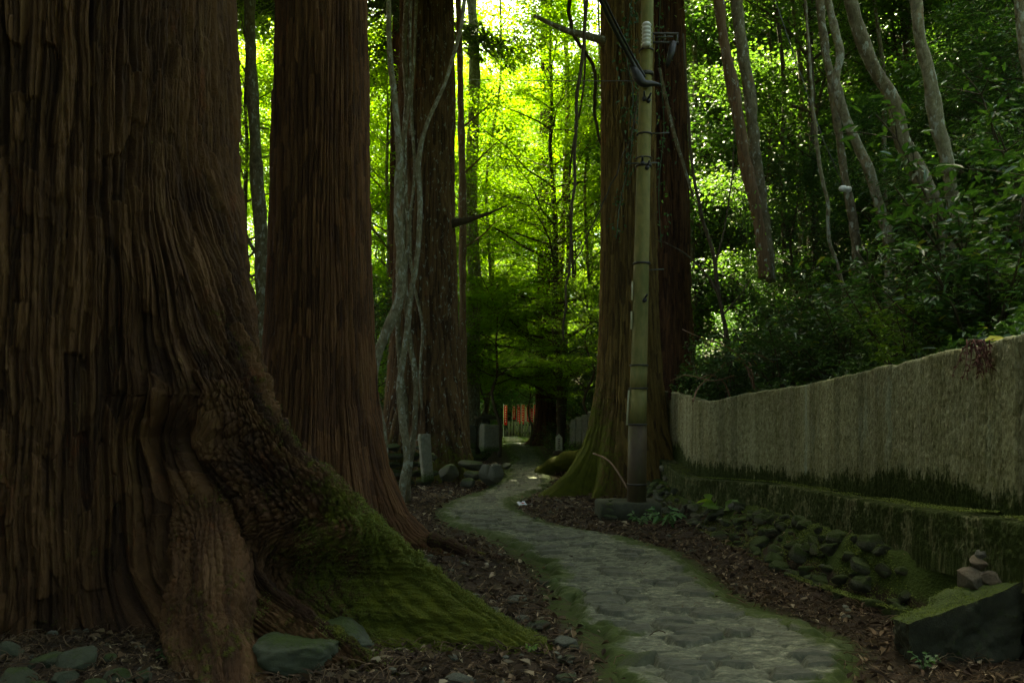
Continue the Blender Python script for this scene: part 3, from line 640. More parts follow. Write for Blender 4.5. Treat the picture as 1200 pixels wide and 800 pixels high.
# -- 4: olive cedar right of the path
c4=(2.15,14.5)
def moss4(T,Z,R,Rb,lw,V):
    th=np.degrees((T+2*pi)%(2*pi)); left=np.exp(-((th-205)/45)**2)
    return (.85*left+.15)*sst(2.6,.1,Z)*(.55+.45*lw)+.25*left*sst(6,1,Z)+.2*(fbm3(V[...,0]*2,V[...,1]*2,V[...,2],3,8)-.4)
zs=zsamp([(-.25,0,.06),(0,3.2,.018),(3.2,9.4,.028),(9.4,12,.3),(12,25,1.)])
mb=cedar_trunk([(-.3,1.15),(0,1.05),(.4,.9),(1.2,.70),(2.0,.60),(2.74,.55),(4.3,.505),(9,.46),(25,.1)],[(0,0,0),(9,-.06,0),(25,-.1,0)],
 [dict(th=[(0,203),(1,200)],r=[(-.2,2.2),(0,1.9),(.15,1.6),(.4,1.25),(.8,.95),(1.2,.80),(2,.62)],w=[(0,.20),(1,.28)],p=2.4),
  dict(th=[(0,238),(1,236)],r=[(-.2,1.8),(0,1.55),(.3,1.2),(.7,.95),(1.4,.72)],w=[(0,.16),(1,.2)]),
  dict(th=[(0,272),(1,270)],r=[(-.2,1.6),(0,1.4),(.3,1.1),(.8,.88),(1.4,.7)],w=[(0,.16),(1,.2)]),
  dict(th=[(0,320),(1,320)],r=[(-.2,1.4),(0,1.3),(.4,1.05),(1,.8)],w=[(0,.2),(1,.2)])],
 atan2(-14.5,-2.15),760,zs,.028,.55,moss4,seed=404,Rref=.55,flare_n=.04)
t=thing('cedar_tree','olive brown cedar with green mossy root flare right of the path','tree',(c4[0],c4[1],0),group='old cedars along the path')
obj('trunk',mb.mesh('trunk',M['cedar_olive']),t); add_crown(t,.72,3.,3.6)
mbr=MB(); b0=at(712,50,14.4)-np.array([*c4,0]); 
P=smooth_path([b0+[.1,0,-.02],b0+[-.3,-.1,.05],b0+[-.75,-.2,.12],b0+[-1.35,-.3,.34]],14); tube_add(mbr,P,np.linspace(.085,.03,14),8,moss=.1); obj('bare_branch',mbr.mesh('bare_branch',M['tan_bark']),t)
# -- 5: dark cedar right behind the pole and the wall end
c5=(3.33,16.6)
zs=zsamp([(-.25,0,.1),(0,10.5,.035),(10.5,26,1.)])
mb=cedar_trunk([(-.3,.95),(0,.85),(1,.62),(2,.52),(4,.44),(10,.40),(26,.1)],[(0,0,0),(10,-.15,0),(26,-.2,0)],
 [dict(th=[(0,300),(1,300)],r=[(0,1.4),(.5,1.0),(1.5,.65)],w=[(0,.25),(1,.25)])],atan2(-16.6,-3.33),420,zs,.03,.6,moss2,seed=505,Rref=.45,flare_n=.05)
t=thing('cedar_tree','nearly black cedar standing behind the end of the concrete wall','tree',(c5[0],c5[1],float(ground(*c5))*.3),group='old cedars along the path')
obj('trunk',mb.mesh('trunk',M['cedar']),t); add_crown(t,.8,4.,5.5)
# -- 6: far dark cedar near the banners
c6=((641-600)/F*34,34.)
zs=zsamp([(-.3,0,.1),(0,12,.07),(12,14,.5),(14,24,1.)])
mb=cedar_trunk([(-.3,.9),(0,.8),(.5,.62),(1.5,.50),(4,.45),(12,.36),(24,.1)],[(0,0,0),(24,0,0)],
 [dict(th=[(0,215),(1,210)],r=[(-.2,1.6),(0,1.3),(.3,.85),(.7,.66),(1.4,.5)],w=[(0,.3),(1,.3)]),dict(th=[(0,290),(1,290)],r=[(0,1.3),(.5,.9),(1,.6)],w=[(0,.3),(1,.3)])],atan2(-34,-1.5),260,zs,.03,.6,moss2,seed=606,Rref=.45)
t=thing('cedar_tree','slender far cedar with flared roots beside the red banners','tree',(c6[0],c6[1],0),group='old cedars along the path')
obj('trunk',mb.mesh('trunk',M['cedar']),t); add_crown(t,.6,5.,16)
# cedars added mostly out of view, so their crowns keep sun off the path
for (x,y,s,rz) in [(-4.5,-4.5,1.1,1.2),(9.5,3.5,1.05,2.2),(-11,4,1.15,3.3),(-9,13,1.05,4.1),(-10.5,21.5,.95,.9),(-7.5,17.2,.95,2.9),(-5.2,13.6,1.0,.5),(-8.2,21.8,.95,1.6),(-3.35,24.5,.92,2.2),(-5.0,18.6,1.0,3.1),(-15,11,1.1,.9),(-15.5,20,1.1,1.9),(-1,-11,1.2,.4),(-11,-6,1.2,1.4),(9,-8,1.2,2.4),(16,2,1.1,3)]:
    t=thing('cedar_tree','tall straight cedar added to close the canopy and shade the path','tree',(x,y,float(ground(x,y))-.1),rz,group='cedars added to shade the path',scale=s)
    if 'pl' not in globals() or not isinstance(pl,bpy.types.Mesh):
        pl=cedar_trunk([(-.3,.9),(0,.8),(1,.6),(3,.5),(12,.4),(26,.1)],[(0,0,0),(26,0,0)],[],0,120,zsamp([(-.3,12,.15),(12,26,1.)]),.03,.6,moss2,seed=9,Rref=.5).mesh('trunk',M['cedar'])
    obj('trunk',pl,t); add_crown(t,1,0,3.5 if y>23 else (4 if y>15 else 0))

# ------------------------------------------------------------------ slender trunks and vines drawn along measured lines
def stem_line(pts,d,n=70,wob=.012):
    P=[]
    for q in pts: P.append(at(q[0],q[1],q[3] if len(q)>3 else d))
    P=smooth_path(P,n); 
    P[:,0]+=wob*(fbm2(np.arange(n)*.25,np.full(n,pts[0][0]*1.0),3,3)-.5)*2; P[:,1]+=wob*(fbm2(np.arange(n)*.25,np.full(n,pts[0][1]*1.+5),3,4)-.5)*2
    r=np.interp(np.linspace(0,1,n),np.linspace(0,1,len(pts)),[q[2] for q in pts])
    return P,r
def stem_tree(name,label,cat,pts,d,mat,group=None,branches=(),partname='trunk',knob=.12,n=70,sides=14,moss=.0,ground_it=True):
    """pts: (px,py,radius[,distance]) from the foot upwards"""
    P,r=stem_line(pts,d,n); base=P[0].copy()
    if ground_it:
        gz=float(ground(base[0],base[1])); 
        if gz<base[2]+.6 and gz>base[2]-1.2 : P=np.concatenate([[[base[0],base[1],gz-.12]],P[P[:,2]>gz-.02]]); r=np.interp(np.linspace(0,1,len(P)),np.linspace(0,1,len(r)),r)
        base=P[0].copy()
    r=r*(1+knob*(fbm2(np.arange(len(r))*.35,np.full(len(r),pts[0][0]*1.),3,6)-.5)*2)
    t=thing(name,label,cat,tuple(base),0,group)
    mb=MB(); tube_add(mb,P-base,r,sides,moss=moss+.25*sst(.6,0,np.repeat((P-base)[:,2],sides).tolist()+[0,9] if False else np.concatenate([np.repeat((P-base)[:,2],sides),[0,9]])))
    if sides>8:
        W=mb.V[0]; q=W[:len(P)*sides]; ax_=np.repeat(P-base,sides,0); dd=(fbm3(q[:,0]*9+3,q[:,1]*9,q[:,2]*4+pts[0][0],3,61)-.5)*.75+(n3(q[:,0]*4,q[:,1]*4,q[:,2]*1.3+pts[0][0],62)-.5)*.5
        mb.V[0][:len(P)*sides]=ax_+(q-ax_)*(1+dd*.6)[:,None]
    obj(partname,mb.mesh(partname,mat),t)
    for br in branches:
        Q,rq=stem_line(br,d,26,.01); mb=MB(); tube_add(mb,Q-base,rq,7,moss=0); obj('branch',mb.mesh('branch',mat),t)
    return t,P,base
# pale twisting stems left of cedar 3
D=12.6
stem_tree('slender_tree','pale lichened stem with a kink to the left, leftmost of the three by the cedar','tree',
 [(462,590,.075),(449,545,.08),(447,500,.085),(437,455,.08),(439,425,.085),(452,390,.075),(468,350,.07),(470,310,.06),(466,250,.055),(468,190,.05),(463,120,.045),(457,60,.04),(455,-30,.035)],D,M['grey_bark'],'pale slender stems by the cedar',n=110)
stem_tree('slender_tree','pale knotty stem sweeping right across the burled cedar, middle one of the three','tree',
 [(470,578,.062),(477,540,.055),(471,490,.055),(468,455,.052),(474,410,.05),(480,360,.045),(489,300,.042),(492,240,.042),(491,180,.04),(504,135,.036),(519,105,.034),(530,70,.033),(541,30,.03),(546,-30,.03)],D,M['grey_bark'],'pale slender stems by the cedar',n=110)
stem_tree('slender_tree','thin straight pale stem, rightmost of three, ending among the vines on the cedar','tree',
 [(478,563,.05),(484,520,.045),(487,470,.045),(486,430,.042),(481,405,.04),(477,360,.036),(475,320,.034),(479,280,.03),(476,230,.03),(474,170,.028),(480,110,.028),(481,40,.026),(482,-30,.026)],D+.35,M['tan_bark'],'pale slender stems by the cedar',n=110)
t,P,base=stem_tree('climbing_vine','thick grey vine climbing the left side of the burled cedar','vine',
 [(470,560,.06),(476,500,.06),(470,440,.06),(466,380,.055),(470,330,.05),(473,260,.05),(470,190,.05),(476,120,.05),(474,60,.05),(478,-30,.05)],16.75,M['tan_bark'],'vines on the burled cedar',partname='stem',n=100)
stem_tree('climbing_vine','thin vine winding up the middle of the burled cedar','vine',
 [(500,520,.03),(492,440,.03),(495,380,.03),(484,330,.03),(480,270,.03),(486,200,.03),(482,130,.03),(486,60,.03),(488,-30,.03)],16.7,M['grey_bark'],'vines on the burled cedar',partname='stem',n=100)
# slim trunk between the two near cedars
stem_tree('slender_tree','slim brown trunk with short dead twigs in the gap between the two near cedars','tree',
 [(312,560,.13),(309,430,.115),(307,300,.105),(300,180,.10),(294,70,.098),(292,-40,.095)],13.5,M['tan_bark'],None,
 [[(294,60,.02),(288,45,.012),(283,20,.006)],[(299,95,.02),(288,85,.012),(278,66,.005)],[(303,150,.02),(316,152,.012),(324,158,.004)],[(302,165,.02),(294,180,.012),(284,170,.004)],[(306,305,.035),(296,290,.03),(286,270,.025)]])
# thin tan tree right of cedar 3
stem_tree('slender_tree','thin reddish tan trunk with angled twigs just right of the burled cedar','tree',
 [(546,520,.11),(543,440,.105),(542,330,.10),(542,200,.09),(540,120,.085),(536,-40,.08)],20.5,M['red_thin'],None,
 [[(541,205,.03),(553,195,.025),(570,178,.015),(590,160,.008)],[(541,150,.03),(556,138,.02),(575,120,.012),(588,98,.006)],[(543,290,.03),(560,280,.02),(585,255,.012),(600,240,.006)],[(543,240,.02),(530,225,.012),(520,200,.006)]])
stem_tree('slender_tree','pale thicker trunk half hidden by leaves behind the thin tan tree','tree',
 [(556,520,.26),(553,420,.24),(556,330,.22),(552,240,.2),(556,100,.18),(552,-40,.16)],27,M['grey_bark'])
stem_tree('slender_tree','thin straight rusty trunk close beside the far dark cedar','tree',
 [(655,515,.12),(656,400,.115),(658,300,.11),(661,230,.10),(665,150,.09),(660,-30,.08)],30,M['red_thin'])
_ST=stem_tree
def stem_tree(name,label,cat,pts,*a,**k): return _ST(name,label,cat,[(q[0],q[1],q[2]*.8) for q in pts],*a,**k)
# hillside trunks at right
hs='leaning trees on the hillside above the wall'
stem_tree('hillside_tree','reddish trunk, left one of the close pair above the wall, tapering down rightward','tree',
 [(897,325,.13),(893,290,.125),(884,240,.12),(872,180,.118),(862,120,.113),(850,60,.11),(838,-40,.105)],13,M['red_thin'],hs)
stem_tree('hillside_tree','brown trunk, right one of the close pair above the wall','tree',
 [(903,330,.12),(900,290,.11),(892,230,.105),(884,170,.12),(878,110,.115),(868,50,.11),(860,-40,.105)],13.6,M['tan_bark'],hs)
stem_tree('hillside_tree','white blotched trunk bending in the middle, holding the round insulator','tree',
 [(1043,330,.085),(1040,280,.09),(1028,235,.085),(1018,200,.08),(1003,165,.078),(988,130,.075),(980,95,.072),(984,60,.07),(972,10,.065),(962,-40,.06)],11,M['grey_bark'],hs)
stem_tree('hillside_tree','dim mottled trunk just behind the white blotched one','tree',
 [(1005,310,.08),(1000,260,.085),(992,220,.08),(985,170,.08),(976,110,.075),(968,60,.07),(955,-40,.07)],12,M['tan_bark'],hs)
stem_tree('hillside_tree','tan trunk leaning strongly left as it rises above the wall','tree',
 [(1112,300,.10),(1100,255,.105),(1078,205,.105),(1058,165,.10),(1045,115,.09),(1022,75,.085),(1005,30,.08),(985,-40,.078)],8.6,M['tan_bark'],hs)
stem_tree('hillside_tree','thick pale trunk with a bulge, nearest the right end of the wall','tree',
 [(1124,415,.085),(1128,350,.085),(1126,290,.085),(1116,230,.08),(1108,180,.078),(1096,130,.075),(1090,95,.09),(1082,60,.072),(1075,20,.07),(1068,-40,.068)],7.6,M['grey_bark'],hs)
stem_tree('hillside_tree','thin pale crooked sapling low among the dark hillside shrubs','tree',
 [(992,350,.03),(984,320,.03),(972,280,.032),(970,240,.03),(962,200,.028),(955,150,.025),(948,60,.02),(940,-40,.02)],10.5,M['grey_bark'],hs)
stem_tree('hillside_tree','pale trunk cut by the upper right edge of the wood','tree',
 [(1212,180,.07),(1206,100,.07),(1198,40,.07),(1190,-40,.07)],9,M['grey_bark'],hs)
stem_tree('hillside_tree','bare thin tree rising from behind the dip in the wall top','tree',
 [(860,462,.045),(852,400,.045),(842,345,.04),(836,300,.035),(822,250,.03),(812,200,.028),(806,120,.022),(800,40,.018)],12.6,M['dark_bark'],hs,
 [[(842,345,.025),(826,320,.022),(806,300,.018),(780,285,.012),(768,280,.006)],[(838,310,.02),(848,270,.016),(856,220,.012),(862,150,.008)],[(846,370,.02),(864,350,.014),(878,330,.008)]])
stem_tree=_ST
for i,(x0,x1,d,r) in enumerate([(920,905,16,.05),(940,925,17,.06),(955,938,15,.04),(1040,1020,15,.05),(1070,1050,16,.06),(812,806,22,.10),(826,818,24,.08),(1150,1135,13,.05),(905,893,19,.05),(690,700,26,.05),(672,684,24,.04),(575,585,30,.06)]):
    stem_tree('background_stem','thin upright trunk half lost in the dim leaves of the wood','tree',[(x0,330,r),(x0-4,200,r*.9),((x0+x1)/2+6,100,r*.8),(x1,-30,r*.7)],d,M['tan_bark'] if i%2 else M['dark_bark'],'thin trunks lost in the wood',n=30,sides=7)

# hanging vine in the centre and cables
def hanging(name,label,cat,pts,d,mat,part,kn=.1,n=80,group=None):
    P,r=stem_line(pts,d,n,.03); base=P[-1].copy(); mb=MB(); tube_add(mb,P-base,r,7,moss=0); t=thing(name,label,cat,tuple(base),0,group); obj(part,mb.mesh(part,mat),t); return t
hanging('hanging_vine','thin black vine hanging down through the bright leaves left of the olive cedar','vine',[(690,-60,.03),(683,60,.03),(677,110,.03),(675,160,.028),(672,220,.025),(668,300,.022),(662,360,.02),(660,400,.015)],13,M['dark_bark'],'stem')
hanging('hanging_vine','thin dark vine looping down beside the pole from the cable clamp','vine',[(748,110,.012),(742,150,.012),(733,175,.012),(722,205,.012),(705,240,.012),(690,275,.01),(672,310,.01),(650,330,.008)],12,M['dark_bark'],'stem')
hanging('hanging_vine','dark crooked branchlike vine crossing the leaves above the far cedar','vine',[(668,-30,.05),(672,40,.045),(694,75,.04),(697,130,.04),(702,160,.035),(712,185,.03)],18,M['dark_bark'],'stem')

# ------------------------------------------------------------------ broadleaf trees of the wood
mats={'m':M['maple'],'d':M['maple_deep'],'e':M['evergreen']}
def kindset(args,bark,leafm):
    tm,cm=make_tree(**args); return tm.mesh('trunk',bark),cm.mesh('crown',leafm)
TALL=[kindset(dict(H=17,cb=2.2,R=5,r0=.14,limbs=40,subs=9,per=160,L=.095,lat=.36),M['dark_bark'],M['maple']),
      kindset(dict(H=15,cb=1.6,R=4.6,r0=.12,limbs=36,subs=9,per=170,L=.09,rise=.5,lat=.36),M['tan_bark'],M['maple']),
      kindset(dict(H=19,cb=3.5,R=4.5,r0=.18,limbs=38,subs=8,per=160,L=.12,flat=.16,ntilt=.6,rise=.55,lat=.3),M['dark_bark'],M['maple_deep']),
      kindset(dict(H=16,cb=2.0,R=4.2,r0=.16,limbs=36,subs=8,per=160,L=.12,W=.45,flat=.2,ntilt=.7,rise=.6,lat=.28),M['dark_bark'],M['evergreen'])]
LOW=[kindset(dict(H=6.5,cb=2.5,R=3.2,r0=.07,limbs=20,subs=7,per=150,L=.06,kind='maple',flat=.03,rise=.2,trunk_w=.12),M['dark_bark'],M['maple']),
     kindset(dict(H=5,cb=.3,R=2.3,r0=.06,limbs=22,subs=7,per=80,L=.10,W=.42,kind='broad',flat=.12,ntilt=.5,rise=.5,lat=.2),M['dark_bark'],M['evergreen'])]
SHR=[]
for k,(h,st,tw,pr,L) in enumerate([(1.5,8,11,13,.12),(2.1,9,12,14,.13),(1.0,7,10,11,.10)]):
    tm,cm=make_shrub(h,st,tw,pr,L); SHR.append((tm.mesh('stems',M['dark_bark']),cm.mesh('foliage',M['evergreen'])))
tm,cm=make_shrub(1.5,7,10,13,.13,.36); SHR.append((tm.mesh('stems',M['dark_bark']),cm.mesh('foliage',M['fresh'])))
tm,cm=make_shrub(1.3,8,9,24,.05,.8,'maple',.7,.07,.3); SHR.append((tm.mesh('stems',M['dark_bark']),cm.mesh('foliage',M['maple_deep'])))
def plant(kit,x,y,label,cat,group,name='tree',s=1,rz=None,names=('trunk','crown'),dz=0):
    rz=rng.random()*6.28 if rz is None else rz
    t=thing(name,label,cat,(x,y,float(ground(x,y))-.08+dz),rz,group,s); obj(names[0],kit[0],t); obj(names[1],kit[1],t); return t
def px(x,d): return (x-600)/F*d
gM='bright maples in the sunlit part of the wood'; lM='bright green maple glowing in the sunlit wood beyond the cedars'
for (p,d,k,s) in [(656,27,0,1),(570,36,0,.95),(588,58,0,1.6),(566,66,1,1.7),(572,60,1,1.6),(612,63,0,1.6),(540,50,0,1.3),(690,61,0,1.6),(450,40,1,1.3),(650,66,1,1.7),(660,31,0,.95),(700,36,0,1),(500,30,0,1),(450,26,1,1),(415,34,0,1.1),(330,28,1,1),(290,24,0,.9),(250,34,0,1),(545,46,0,1.),(640,50,1,1.1),(720,47,0,1.),(480,44,1,1.),(380,46,0,1.),(300,42,1,1.),(590,60,0,1.2),(500,62,0,1.2),(780,54,0,1.1)]:
    plant(TALL[k],px(p,d),d,lM,'tree',gM,'maple_tree',s)
gD='leafy trees in the dim wood at right'; lD='tall green leafy tree in the dim wood above the hillside'
for (p,d,k,s) in [(820,24,2,1),(870,22,3,1),(930,26,2,1),(1000,22,3,1),(1070,24,2,1.),(1150,20,3,1),(1230,22,2,1),(780,30,2,1),(850,34,3,1.2),(950,36,2,1.2),(1050,34,3,1.2),(1160,32,2,1.2),(900,44,2,1.2),(1000,46,2,1.4),(1120,46,3,1.4),(820,42,3,1.2),(1280,30,3,1.2),(1250,15,3,.8),(1190,14.5,2,.75),(1060,16.5,3,.75),(960,16.5,2,.72)]:
    plant(TALL[k],px(p,d),d,lD,'tree',gD,'leafy_tree',s)
for (x,y,k) in [(-6,-7,2),(0,-8.5,3),(-10,-1,3),(-9.5,8.5,2),(-13,-9,2),(3,-13,3),(-4,-14,2),(11,-9,3),(-15,3,2),(13,-3,2),(-8,-11,3),(14,-13,2)]:  # unseen trees added to cut the frontal sky light on the trunks
    plant(TALL[k],x,y,'unseen leafy tree added round the viewpoint to block sky light','tree','unseen leafy trees added to block sky light','leafy_tree',.95)
for (x,y) in [(-6.2,-3.6),(-3.8,-6.6),(-1.4,-7.6),(-8.0,-.5),(-8.6,3),(-8,-6),(1.2,-8.6),(-4,-9.5)]:  # low unseen evergreens added to stop level light from behind the camera
    plant(LOW[1],x,y,'unseen dark evergreen added round the viewpoint to block low sky light','tree','unseen evergreens added to block low sky light','understorey_tree',1.5)
for (x,y) in [(-3,49),(-1,50.5),(1,49.5),(3,51),(5,50),(-5,51),(0,53),(2.2,54)]:
    plant(SHR[1],x,y,'dark shrub thicket closing the view behind the red banners','shrub','thicket behind the banners','shrub',2.2,names=('stems','foliage'))
gE='understorey trees along the path'
for (p,d,k,s,lb) in [(585,25,0,.95,'low maple with flat bright sprays reaching over the far end of the path'),(700,22,0,.8,'low maple with flat sprays between the far cedar and the olive cedar'),
    (735,24,1,1,'dark evergreen crowding behind the olive cedar'),(560,32,0,.8,'low maple with thin flat sprays left of the far path end'),(622,33,0,.75,'low maple sprays hanging in front of the far cedar'),(650,46,1,1.5,'dark evergreen behind the red banners'),(600,47,1,1.5,'dark evergreen behind the path end'),(690,33,0,.9,'low maple with flat sprays right of the far cedar'),
    (430,20,1,1,'dark evergreen between the red brown cedar and the pale stems'),(560,47,1,1.5,'dark evergreen left of the banners'),(715,30,1,1.1,'dark evergreen behind the far stone fence'),(535,36,0,1,'low maple showing just right of the burled cedar'),(470,34,1,1.3,'dark evergreen seen low between the pale stems')]:
    plant(LOW[k],px(p,d),d,lb,'tree',gE,'understorey_tree',s)
# hillside understorey and shrubs
gS='evergreen shrubs crowding the hillside above the wall'; lS='dark glossy evergreen shrub on the hillside above the wall'
k=0
for yy in np.arange(5.2,22,.74):
    for xx in np.arange(0,11,1.0):
        y=yy+rng.uniform(-.35,.35); wx=float(wall_x(min(y,15.1))) if y<15.1 else 3.2+.05*(y-15); x=wx+.75+xx*(1+.06*xx)+rng.uniform(-.35,.35)
        if x/y>.72 or x/y<.19: continue
        if math.hypot(x-c5[0],y-c5[1])<1.2: continue
        if rng.random()<.10 or k>275: continue
        j=int(rng.choice([0,1,2,4],p=[.35,.33,.22,.10])); k+=1
        plant(SHR[j],x,y,lS,'shrub',gS,'shrub',rng.uniform(.75,1.15)*(1 if x-wx>1.4 else .8),names=('stems','foliage'))
for (p,d) in [(850,17),(930,15),(1030,13.5),(1110,12),(1180,11),(900,20),(1000,18),(1220,10)]:
    plant(LOW[1],px(p,d),d,'dark evergreen small tree rising over the hillside shrubs','tree','small evergreens on the hillside','understorey_tree',rng.uniform(.55,.8))
plant(SHR[3],px(1068,7.4),7.4,'fresh yellow green shrub lit up in front of the leaning trunks','shrub',None,'shrub',.6,names=('stems','foliage'))
plant(SHR[1],px(1165,6.7),6.9,'broad leaved green shrub behind the highest part of the wall','shrub',None,'shrub',.8,names=('stems','foliage'))
# low shrubs flanking the far path
gF='low green plants beside the far path'
for (x,y,j,s) in [(-.2-.75,24,2,.6),(-.9,27,0,.6),(-1.5,30,1,.8),(1.5,21,4,.8),(1.75,24,2,.9),(1.7,28,0,.8),(2.2,18.2,2,.55),(1.5,31,4,.8),(1.9,35,1,.9),(-1.6,36,1,.9),(-1.2,40,0,.9),(2.2,40,1,1.),(-2.6,22,2,.8),(-4.6,19,0,1),(-5.6,23,1,1.2),(-3.4,27,1,1.2),(-4.4,31,1,1.4),(3.2,23,1,1.2),(3.6,28,1,1.4),(3.6,33,1,1.5),(-3,40,1,1.6),(3.4,42,1,1.6),(-7,16,1,1.2),(-6.2,14.5,0,1.1)]:
    plant(SHR[j],x,y,'low green shrub in the dim undergrowth beside the far path','shrub',gF,'shrub',s,names=('stems','foliage'))

# far wood: leaf clumps standing on the far slope, too many to count
mb=MB(); nC=3000
cxs=rng.uniform(-75,95,nC); cys=rng.uniform(62,120,nC); cg=ground(cxs,cys); cz=cg+rng.uniform(1,35,nC)
m=150; P=np.stack([np.repeat(cxs,m),np.repeat(cys,m),np.repeat(cz,m)],1); q=rng.normal(0,1,(nC*m,3)); q=unit(q)*(rng.random((nC*m,1))**.4)*2.6*np.array([1.2,1.2,.7]); P=P+q
leaf_add(mb,P,rand_normals(len(P),.6),rand_dirs(len(P)),rng.uniform(.25,.5,len(P)),rng.uniform(.18,.3,len(P)),'quad')
tag(obj('far_wood',mb.mesh('far_wood',M['maple'])),'dim green mass of woodland closing the view behind the maples','woodland',None,'stuff')

# low leafy cover on the hillside soil
nq=70000; yq=4.5+26*rng.random(nq)**1.3; xq=np.where(yq<15.1,wall_x(np.minimum(yq,15.1)),3.1)+.2+12*rng.random(nq)**1.5; kq=n2(xq*1.6,yq*1.6,66)>.3; xq,yq=xq[kq],yq[kq]; nq=len(xq)
hq_=rng.random(nq)**1.5*.35*(.3+n2(xq*2.2,yq*2.2,67)); mb=MB(); leaf_add(mb,np.stack([xq,yq,ground(xq,yq)+hq_],1),rand_normals(nq,.6),rand_dirs(nq),rng.uniform(.05,.12,nq),rng.uniform(.02,.045,nq),'broad')
tag(obj('ground_cover',mb.mesh('ground_cover',M['evergreen'])),'low evergreen leaves carpeting the hillside above the wall','ground cover',None,'stuff')
# ------------------------------------------------------------------ concrete wall
nA=2300; yy=np.concatenate([np.linspace(2.6,5,250,endpoint=False),np.linspace(5,15.1,nA)])
# sample evenly in the picture: denser near
s_=np.linspace(0,1,nA); yy=2.6*(15.1/2.6)**s_
wx=wall_x(yy); wf=wall_f(yy)-.01; wt=wall_t(yy)+.014*(fbm2(yy*14,yy*0,4,80)-.5)+.02*(n2(yy*5,yy*0,81)-.5)
tx=np.gradient(wx,yy); nx=-1/np.sqrt(1+tx**2); ny=tx/np.sqrt(1+tx**2)   # outward, towards the path
arc=np.concatenate([[0],np.cumsum(np.hypot(np.diff(wx),np.diff(yy)))])
nv=96; v=np.linspace(0,1,nv)
A,Vv=np.meshgrid(arc,v,indexing='ij'); Zw=wf[:,None]+(wt-wf)[:,None]*Vv
board=np.floor(A/.15+.35*(n2(A*2,A*0,82))); bd=_h(board,board*0,board*0,83)
groove=np.abs((A/.15+.35*(n2(A*2,A*0,82)))%1-.5)*2
chip=sst(.55,.8,fbm2(A*30,Zw*12,4,84))
disp=.014*(bd-.5)-.018*sst(.88,1,groove)-.014*chip*sst(.2,.8,_h(board,board*0,board*0,85))-.010*sst(.7,1,np.abs((A/.043+.5*n2(A*5,Zw*.6,97))%1-.5)*2)*(_h(np.floor(A/.043),board*0,board*0,98)>.35)+.010*(fbm2(A*45,Zw*28,3,86)-.5)*2+.008*(fbm2(A*70,Zw*70,2,99)-.5)*2+.012*(fbm2(A*3,Zw*2,3,87)-.5)-.02*sst(.985,1,Vv)
seamA=np.interp(8.95,yy,arc); seam=np.exp(-((A-seamA)/.012)**2); disp-=.012*seam
mossw=1.0*(1-sst(-.05,.36+.10*n2(A*1.3,A*0,88),Vv+.16*(fbm2(A*14,Zw*3,4,89)-.5)))+.25*sst(.52,.75,fbm2(A*.9,Zw*.9,3,90))*sst(.95,.4,Vv)-.1+.1*sst(9,12,np.repeat(yy[:,None],nv,1))
wash=np.exp(-((A-seamA)/.035)**2)*.6*(.5+n2(A*60,Zw*5,91)*.8)+.35*sst(.6,.8,n2(A*1.1,A*0+4,92))*sst(.55,.75,fbm2(A*12,Zw*3,3,93))*sst(.2,.5,Vv)
mb=MB()
Vx=wx[:,None]+nx[:,None]*disp; Vy=yy[:,None]+ny[:,None]*disp
face=np.stack([Vx,Vy,Zw],-1)
nt=6; back=[]
top=np.stack([np.stack([wx-nx*.16*k/nt+nx*disp[:,-1]*(k==0),yy-ny*.16*k/nt,wt-.012+.012*(k==0)+.012*(fbm2(arc*20,arc*0+k,3,94)-.5)],-1) for k in range(1,nt+1)],1)
bk=np.stack([wx-nx*.165,yy-ny*.165,wf-.3],-1)[:,None]
V=np.concatenate([face,top,bk],1); nc=V.shape[1]
full=lambda a,val:np.concatenate([a,np.full((len(yy),nt+1),val)],1).ravel()
mb.add(V.reshape(-1,3),grid_quads(len(yy),nc),moss=full(mossw,.25),wash=full(wash,0),strip=full(bd,.5))
mb.add(np.concatenate([V[-1]]),None,[[0,i,i+1] for i in range(1,nc-1)],moss=.3,wash=0)
wl=thing('concrete_wall','weathered board marked concrete wall with wavy top and mossy foot, right of the path','wall',(0,0,0))
obj('panel',mb.mesh('panel',M['wall']),wl)
# stepped footing
fh=.28; nf=40; prof=[(.0,0)]+[(.01+.24*k/12,0) for k in range(1,13)]+[(.255+.01*k/24,-fh*k/24) for k in range(1,25)]+[(.27,-fh-.12)]
prof=np.array(prof); fx=prof[:,0]; fz=prof[:,1]
A2=np.repeat(arc[:,None],len(fx),1); lump=(fbm2(A2*7,fz[None]*7+fx*5,4,95)-.5); fine=(fbm2(A2*40,fz[None]*40+fx*30,3,96)-.5)
onf=sst(.0,.05,fx)[None]
out=fx[None]+(.05*lump+.03*fine)*onf*(1 if True else 0); zz=wf[:,None]+.012+fz[None]+(.05*lump+.022*fine)*sst(.0,.1,fx)[None]*(1-sst(-.3,-.4,fz))[None]
tail=1.0
V=np.stack([wx[:,None]+nx[:,None]*out,yy[:,None]+ny[:,None]*out,zz],-1)
mb=MB(); mb.add(V.reshape(-1,3),grid_quads(len(yy),len(fx)),moss=(.62+.5*lump+.2*sst(0,-.05,fz)[None]*0+.0*A2).ravel(),wash=0.)
mb.add(V[-1],None,[[0,i+1,i] for i in range(1,len(fx)-1)],moss=.6,wash=0)
obj('footing',mb.mesh('footing',M['wall']),wl)
